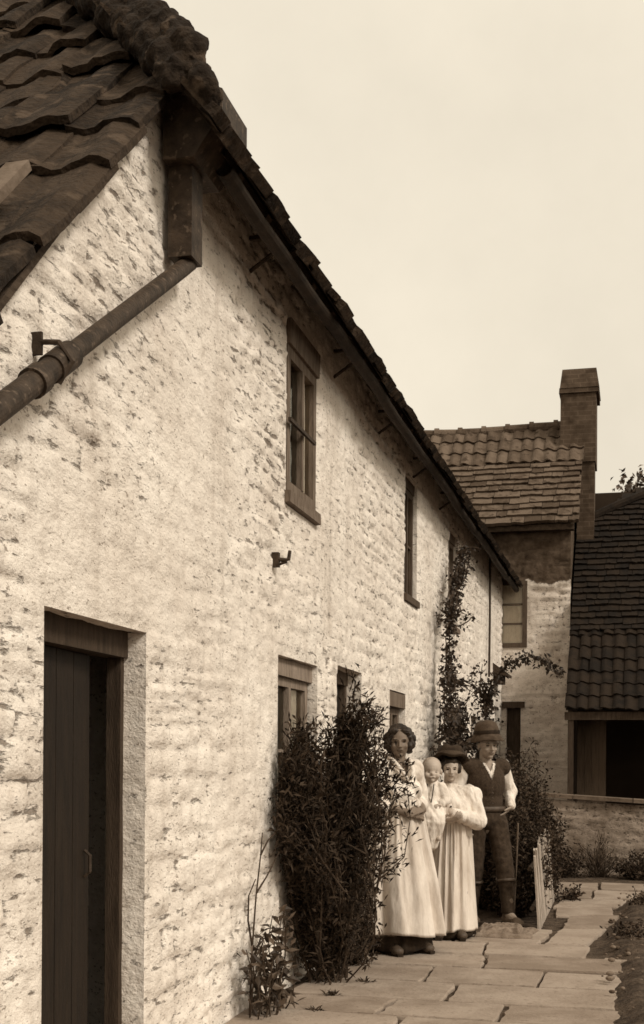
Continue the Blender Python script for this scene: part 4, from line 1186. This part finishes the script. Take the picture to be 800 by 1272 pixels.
# --- man
MN = (.80, 10.98, .02); H3 = 1.68
sk3 = skinmat('man_skin', .24); lp3 = mat('brown_lip', .09, .12, 30, .5)  # skin tone darker than the younger woman's
cL = [(.165, .02, 1.345), (.245, .07, 1.12), (.20, -.075, .99)]
cR = [(-.165, .02, 1.345), (-.26, .06, 1.09), (-.22, -.08, .90)]
legs = [[(.09, 0, .88), (.115, -.15, .50), (.125, -.22, .09), (.135, -.36, .045)], [(-.09, .01, .88), (-.10, .0, .47), (-.11, .04, .09), (-.15, -.10, .045)]]
man, hc, hh, Mr = person('person', 'man in soft brimmed hat and dark waistcoat with white shirt sleeves, hand in pocket', MN, R(28), H3, .98, 0,
    R(4), R(5), cL, cR, [(cL[2], (-.75, -.02, -.7), (-.9, .3, 0), -1, .5, .85), (cR[2], (.1, -.1, -1), (.9, 0, 0), 1, .5)], legs, sk3, lp3, drop=.045)
mb = MB(); torso(mb, H3, .010, .98, 0, zlo=.6, shw=.098)
mb.cone((0, .012, 1.34), .078, (0, .008, 1.385), .070, 12)
for a in (cL, cR):
    limb(mb, a[:2], (.060, .055)); e, wv = Vector(a[1]), Vector(a[2]); mb.cone(e, .054, e.lerp(wv, .92), .044, 12)
    mb.cone(e.lerp(wv, -.25), .060, e.lerp(wv, .05), .060, 12)
remesh(mb, 'shirt', M_white, man, .007, 4, folds(20, .034, 31), lambda C: ((C[:, 2] > 1.372) & (np.hypot(C[:, 0], C[:, 1]) < .1)) | ((C[:, 1] < 0) & (np.abs(C[:, 0]) < (C[:, 2] - 1.30) * .5)))
mb = MB(); torso(mb, H3, .024, .98, 0, zlo=.50, shw=.094)
remesh(mb, 'waistcoat', M_tweed, man, .007, 4, folds(14, .014, 33), lambda C: ((C[:, 1] < .03) & (np.abs(C[:, 0]) < (C[:, 2] - 1.225) * .40) & (C[:, 2] > 1.225)) | ((C[:, 2] > 1.36) & (np.hypot(C[:, 0], C[:, 1]) < .085)) | (C[:, 2] < .96))
for i in range(5): MB().ball((.004, -.142 + (.014 if i in (0, 4) else 0), 1.16 - i * .045), .008, n=5).build('button', M_leather, man)
mb = MB(); mb.ball((0, .01, .90), .185, .138, .13, n=12); mb.ball((0, .01, .98), .165, .13, .06, n=10)
for l in legs: limb(mb, l[:3], (.104, .078, .062))
remesh(mb, 'trousers', M_trouser, man, .008, 4, folds(14, .026, 35, 1, .9), lambda C: C[:, 2] < .10)
be_ = MB(); be_.lathe([(.166, 0), (.176, .006), (.176, .038), (.166, .044)], (0, .01, .955), 40, 1.04, .82); be_.build('belt', M_leather, man, True)
for l in legs:
    g1 = MB(); k, a_ = Vector(l[1]), Vector(l[2]); g1.tube([k.lerp(a_, .28), k.lerp(a_, .34)], [.083, .082], 16); g1.build('knee_strap', M_leather, man, True)
boots(man, [((.125, -.21, .09), (.14, -.41, .045)), ((-.11, .04, .09), (-.15, -.15, .045))], mat('dusty_boot', .07, .13, 14, .8, .004, 60), .12)
hr = MB(); T = lambda p: hc + Mr @ (Vector(p) * hh); hr.ball(T((0, .13, .12)), .37 * hh, .40 * hh, .36 * hh, Mr, 10); remesh(hr, 'hair', M_hair_dark, man, .008, 2)
ht_ = MB(); prof = [(.0, .135), (.055, .132), (.088, .115), (.106, .075), (.113, .02), (.119, .004), (.136, -.022), (.150, -.045), (.152, -.040), (.138, -.015), (.116, .012), (.108, .02), (.10, .075), (.08, .11), (.0, .125)]
ht_.lathe(prof, (0, 0, 0), 36, .95, 1.08)
Mh = Matrix.Translation(hc + Mr @ Vector((0, .025, hh * .345))) @ Mr.to_4x4() @ Matrix.Rotation(R(-5), 4, 'X') @ Matrix.Rotation(R(-3), 4, 'Y')
ht_.v = [tuple(Mh @ Vector((v[0], v[1], v[2] + .006 * math.sin(3 * math.atan2(v[1], v[0]) + 1)))) for v in ht_.v]
hto = ht_.build('hat', M_felt, man, True)
rb_ = MB(); rb_.lathe([(.116, .018), (.118, .022), (.116, .045), (.113, .05)], (0, 0, 0), 36, .95, 1.08); rb_.v = [tuple(Mh @ Vector(v)) for v in rb_.v]; rb_.build('hat_band', M_blackcloth, hto, True)
# stick leaning by his leg, folded sack on the flags
sm_ = MB(); sm_.tube([(1.03, 11.12, .0), (1.06, 11.0, .45), (1.082, 10.9, .88)], [.006, .007, .008], 8)
tag(sm_.build('stick', MATS['grey_batten']), "thin pale stick upright against the hatted man's leg", 'stick')
sv = []; sf_ = []
def cloth_layer(x0, y0, lx, ly, zb, th, sd, skew):
    nu, nv_ = 60, 34; o_ = len(sv)
    for layer in (1, 0):
        for i in range(nu + 1):
            for j in range(nv_ + 1):
                u, v = i / nu, j / nv_
                x = x0 + lx * u + skew * v + .018 * math.sin(v * 7 + sd) * (u - .5); y = y0 + ly * v + .022 * math.sin(u * 6 + sd) + .03 * u
                e = min(1, min(u, 1 - u, v, 1 - v) * 14) ** .5
                ridge = abs(mnoise.noise(Vector((u * 3.1 + sd, v * 2.4, sd)))) + .5 * abs(mnoise.noise(Vector((u * 8 + sd, v * 6, sd + 2))))
                sv.append((x, y, zb + layer * (.006 + e * (th * (1 - .75 * ridge) + .006 * mnoise.noise(Vector((u * 16, v * 12, sd)))))))
    n1 = (nu + 1) * (nv_ + 1)
    for i in range(nu):
        for j in range(nv_):
            a = o_ + i * (nv_ + 1) + j; q = (a, a + nv_ + 1, a + nv_ + 2, a + 1); sf_.append(q); sf_.append(tuple(k + n1 for k in reversed(q)))
    edge = [i * (nv_ + 1) for i in range(nu + 1)] + [nu * (nv_ + 1) + j for j in range(1, nv_ + 1)] + [i * (nv_ + 1) + nv_ for i in range(nu - 1, -1, -1)] + [j for j in range(nv_ - 1, 0, -1)]
    for k in range(len(edge)): sf_.append((o_ + edge[k], o_ + edge[k - 1], o_ + edge[k - 1] + n1, o_ + edge[k] + n1))
cloth_layer(.84, 9.88, .43, .50, .034, .034, 1.3, .02)
cloth_layer(.86, 9.96, .34, .42, .052, .046, 4.1, -.02)
tag(mesh_np('sack', sv, sf_, M_sack, None, True), 'folded coarse sack lying on the flagstones in front of the hatted man', 'sack')

# ------------------------------------------------------------------ plants
def plant(name, label, cat, stems, lm, rng, per_m, L, W, radius=(.006, .003), spread=.03, up=.55, start=.15, fold=.18, droop=.15, group=None, xmin=None, stem_n=5, extra=None, stuff=False):
    base = stems[0][0]
    root = thing(name, label, cat, (float(base[0]), float(base[1]), 0), group)
    if xmin is not None:
        stems = [[np.array((max(p[0], xmin + .02), p[1], p[2])) for p in st] for st in stems]
    mb = MB()
    for st in stems: mb.tube(st, list(np.linspace(radius[0], radius[1], len(st))), stem_n, cap=False)
    mb.build('stem', M_stem, root)
    if name == 'climbing_rose': stems = stems + [stems[0]] * 4
    V, F = foliage('foliage', lm, root, stems, rng, per_m, L, W, spread, up, start, fold, droop)
    if xmin is not None: V[:, 0] = np.maximum(V[:, 0], xmin)
    mesh_np('foliage', V, F, lm, root)
    return root

rng = np.random.RandomState(11)
def shrub_stems(base, rad, n, top, rng, bend=.14):
    """base centre, base radius, top: function(rng) -> tip"""
    out = []
    for i in range(n):
        a = rng.uniform(0, 6.28); r_ = rad * math.sqrt(rng.uniform(0, 1))
        b = (base[0] + r_ * math.cos(a), base[1] + r_ * math.sin(a), base[2])
        out.append(stem_path(b, top(rng), rng, bend))
    return out
# big dark shrub against the near wall
e = np.array((.36, .93)); tt = np.array((.93, -.36))
def top_big(r):
    z = r.choice([r.uniform(.45, .9), r.uniform(.9, 1.3), r.uniform(1.25, 1.55), r.uniform(1.3, 1.72)], p=[.20, .27, .30, .23])
    lo = np.interp(z, [.3, .8, 1.0, 1.3, 1.5, 1.75], [-.26, -.45, -.85, -.95, -.78, .0]); hi = np.interp(z, [.3, .8, 1.0, 1.3, 1.5, 1.75], [.08, .08, .22, .36, .28, .16])
    s = r.uniform(lo, hi); t_ = r.uniform(-.08, np.interp(z, [.8, 1.1, 1.5], [.10, .20, .14]))
    if r.uniform() < .12: z += .14; s *= 1.12; t_ += .08
    return (.20 + e[0] * s + tt[0] * t_, 7.82 + e[1] * s + tt[1] * t_, z)
st = []
def clump(tip, base, k, spread, r):
    main = stem_path(base, tip, r, .14, 8); out = [main]
    for i in range(k):
        b = main[r.randint(2, 7)]; t_ = np.array(tip) + r.normal(0, 1, 3) * np.array((spread * .7, spread, spread)) + np.array((0, 0, -.06))
        out.append(stem_path(b, t_, r, .16, 5))
    return out
for i in range(46):
    st += clump(top_big(rng), (.18 + rng.uniform(-.1, .12), 7.74 + rng.uniform(-.16, .16), 0), 6, .11, rng)
for tip in ((.12, 7.05, 1.20), (.14, 7.0, 1.05), (.12, 7.1, 1.32), (.42, 7.98, 1.80), (.36, 7.95, 1.72), (.30, 7.80, 1.62), (.16, 7.22, 1.50), (.14, 7.12, 1.42), (.13, 7.30, 1.58), (.52, 8.25, 1.30), (.50, 8.22, 1.42)):
    st += clump(tip, (.2, 7.75, 0), 4, .06, rng)
plant('shrub', 'tall dark narrow leaved shrub against the wall under the small paned lower window', 'shrub', st, M_leaf_near, rng, 112, (.035, .085), (.009, .019), (.0055, .002), .032, .5, .10, xmin=.05)
# bare forked twig plus weed at the foot of the wall
tw = [[(.06, 6.50, 0), (.06, 6.53, .35), (.055, 6.62, .66), (.05, 6.72, .88), (.05, 6.75, 1.0)], [(.055, 6.63, .68), (.07, 6.78, .76), (.09, 6.95, .88)], [(.05, 6.72, .88), (.06, 6.82, .95), (.08, 6.93, 1.0)],
      [(.06, 6.54, .40), (.06, 6.46, .55), (.06, 6.47, .68), (.07, 6.56, .76)]]
st = [[(.10 + rng.uniform(-.04, .08), 6.56 + rng.uniform(-.13, .22), 0)] for i in range(22)]
st2 = []
for s in st: b = s[0]; st2.append(stem_path(b, (b[0] + rng.uniform(-.03, .08), b[1] + rng.uniform(-.1, .12), rng.uniform(.20, .62)), rng, .15))
M_weed = mat('weed_leaf', .018, .07, 3, .6, island=.9, spec=.3)
wd = plant('wall_weed', 'broad leaved weed with one tall bare forked stem at the foot of the near wall', 'plant', st2, M_weed, rng, 36, (.05, .10), (.022, .042), (.005, .003), .02, .3, .2, xmin=.03)
mb = MB()
for s in tw: mb.tube(s, list(np.linspace(.0065, .003, len(s))), 6)
mb.build('bare_stem', M_stem, wd)
# low speckled bush between the shrub and the woman
st = shrub_stems((.20, 8.42, 0), .10, 46, lambda r: (.18 + r.uniform(-.12, .10), 8.42 + r.uniform(-.25, .26), r.uniform(.25, .70)), rng)
plant('low_bush', "small leaved bush filling the gap between tall shrub and the apron's hem", 'bush', st, M_leaf_hedge, rng, 120, (.022, .045), (.014, .026), (.004, .002), .03, .35, .1, xmin=.05)
# climbing roses on the wall beyond the women
def rose(label, ktr, trunk, clusters, n, sd, per=70, L=(.035, .065), W=(.022, .04)):
    r = np.random.RandomState(sd); stems = [trunk]
    for (c, rad, k) in clusters:
        for i in range(k):
            j = r.randint(len(trunk)); b = np.array(trunk[j]); cand = np.array(c) + r.normal(0, 1, 3) * np.array(rad) * .6
            bb = np.array(trunk[np.argmin([abs(p[2] - cand[2] + .15) for p in trunk[:ktr]])])
            stems.append(stem_path(bb, cand, r, .2))
    return plant('climbing_rose', label, 'climber', stems, M_leaf_climb, r, per, L, W, (.012, .003), .035, .3, .25, xmin=.06)
tr = [(.30, 12.9, 0), (.26, 12.95, .8), (.22, 13.0, 1.6), (.17, 13.05, 2.3), (.16, 13.2, 2.9), (.18, 13.6, 3.3), (.2, 13.95, 3.75)]
rose('thin climbing rose reaching up the wall past the third upper window', 7, tr, [((.20, 13.1, 2.95), (.12, .45, .20), 9), ((.22, 13.7, 3.25), (.10, .32, .22), 9), ((.22, 13.9, 3.65), (.08, .25, .18), 9), ((.24, 13.0, 2.1), (.16, .5, .22), 34), ((.28, 12.8, 1.6), (.2, .5, .3), 40), ((.32, 12.7, 1.1), (.2, .5, .3), 34)], 0, 41, per=52)
tr2 = [(.62, 13.0, 0), (.60, 13.05, .7), (.55, 13.1, 1.4), (.55, 13.1, 2.0), (.62, 13.0, 2.22), (.80, 12.95, 2.40), (1.0, 12.9, 2.46), (1.18, 12.85, 2.40), (1.32, 12.8, 2.26)]
rose('bushy rose throwing one long arching spray across the far cottage front', 4, tr2, [((.52, 13.1, 2.1), (.10, .3, .25), 16), ((.54, 13.1, 1.6), (.14, .35, .3), 34), ((.60, 13.0, 1.15), (.2, .35, .3), 34)], 0, 43, per=52)
# garden bushes behind the man and the fence
def bush(label, c, size, n, sd, per=95, L=(.03, .06), W=(.014, .030), m=None, up=.4, name='bush', group=None, spike=0):
    r = np.random.RandomState(sd)
    def top(r):
        while True:
            p = r.uniform(-1, 1, 2)
            if p @ p < 1: break
        z = size[2] * math.sqrt(max(.05, 1 - .75 * (p @ p))) * r.uniform(.45, 1.0)
        if spike and r.uniform() < spike: z *= 1.25
        return (c[0] + size[0] * p[0], c[1] + size[1] * p[1], max(z, .06))
    st = shrub_stems((c[0], c[1], -.02), min(size[0], size[1]) * .45, n, top, r)
    return plant(name, label, 'bush', st, m or M_leaf_hedge, r, per, L, W, (.006, .002), .035, up, .12, group=group)
bush('dense dark garden bush directly behind the man in the hat', (.72, 12.1), (.45, .55, 1.22), 170, 51, 100)
bush('rounded leafy bush between the hatted man and the pale fence', (1.00, 11.65), (.27, .65, 1.10), 170, 52, 105)
bush('broad hedge like bush overhanging the far end of the pale fence', (.98, 13.2), (.40, .9, 1.36), 190, 53, 90, spike=.1)
bush('spiky upright bush in front of the far cottage window', (.78, 14.6), (.30, .5, 1.62), 60, 54, 75, (.04, .08), (.01, .02), spike=.3)
bush('ivy like creeper trailing over the far fence pales', (1.17, 13.15), (.10, .42, .74), 44, 55, 90)
# bed under the garden wall
bush('low dark bush at the left end of the garden wall', (1.22, 15.75), (.28, .3, .42), 50, 61, 90, group='low bushes along the path and garden wall')
bush('grey twiggy bush with pale stems against the garden wall', (1.62, 15.85), (.30, .25, .55), 46, 62, 40, (.05, .10), (.006, .011), up=.8, group='low bushes along the path and garden wall')
bush('low spreading bush at the foot of the garden wall beside the twiggy one', (2.15, 15.7), (.42, .3, .36), 60, 63, 90, group='low bushes along the path and garden wall')
bush('low bush on the path edge at the far right of the garden wall', (2.9, 15.6), (.4, .35, .4), 50, 64, 80, group='low bushes along the path and garden wall')
bush('small clump of leaves on the dark soil right of the slab path', (2.20, 12.4), (.22, .5, .20), 36, 65, 80, (.03, .06), (.015, .03), group='low bushes along the path and garden wall')
bush('small dark clump beside the crooked slabs behind the fence foot', (1.42, 13.0), (.10, .35, .16), 22, 66, 80, group='low bushes along the path and garden wall')
# weeds in the joints
for k, (x, y, lab) in enumerate(((.44, 7.72, 'tiny grass tuft growing in a paving joint near the tall shrub'), (.33, 7.25, 'tiny grass tuft in the paving joint nearest the broad leaved weed'), (.36, 6.75, 'sparse grass tuft at the paving edge close to the near door wall'))):
    r = np.random.RandomState(70 + k); n = 46
    P = np.stack([x + r.normal(0, .018, n), y + r.normal(0, .022, n), np.full(n, .022)], 1); D = np.stack([r.normal(0, .8, n), r.normal(0, .8, n), np.full(n, .8)], 1)
    V, F = leaves(P, D, r.normal(0, 1, (n, 3)), r.uniform(.03, .075, n), r.uniform(.006, .011, n), .1, .2)
    tag(mesh_np('grass_tuft', V, F, M_leaf_hedge), lab, 'grass tuft', 'grass tufts in the paving joints')
bush('sprawling low weeds along the right edge of the paving', (2.02, 10.3), (.14, .7, .13), 40, 67, 80, (.03, .06), (.012, .025))
gr = MB(); random.seed(91)
for i in range(260):
    x, y = random.uniform(1.85, 2.6), random.uniform(7, 13.5); q = random.uniform(.008, .028)
    gr.ball((x, y, .075 + random.uniform(-.02, .01)), q, q * random.uniform(.6, 1), q * .6, Matrix.Rotation(random.uniform(0, 3), 3, 'Z'), 5)
tag(gr.build('gravel', mat('dull_pebble', .05, .13, 9, .95, island=.5)), 'loose stones scattered over the dark soil beside the paving', 'gravel', kind='stuff')
r = np.random.RandomState(81)
tr = thing('tree', 'leafy tree top rising behind the tiled shed roof', 'tree', (2.3, 29, 0))
mb = MB(); mb.tube([(2.3, 29, -.1), (2.25, 29, 2.5), (2.2, 29, 5), (2.0, 29, 6.9)], [.22, .18, .13, .05], 10)
limbs = []
for i in range(50):
    b = np.array((2.2, 29, r.uniform(3.2, 6.4))); t_ = np.array((2.05 + r.normal(0, .42), 29 + r.normal(0, .6), 7.0 + r.normal(0, .42)))
    limbs.append(stem_path(b, t_, r, .2))
for l in limbs: mb.tube(l, list(np.linspace(.045, .012, len(l))), 5, cap=False)
mb.build('trunk', M_stem, tr)
V, F = foliage('crown', M_leaf_tree, tr, limbs, r, 42, (.10, .18), (.07, .12), .16, .2, .45)
mesh_np('crown', V, F, M_leaf_tree, tr)
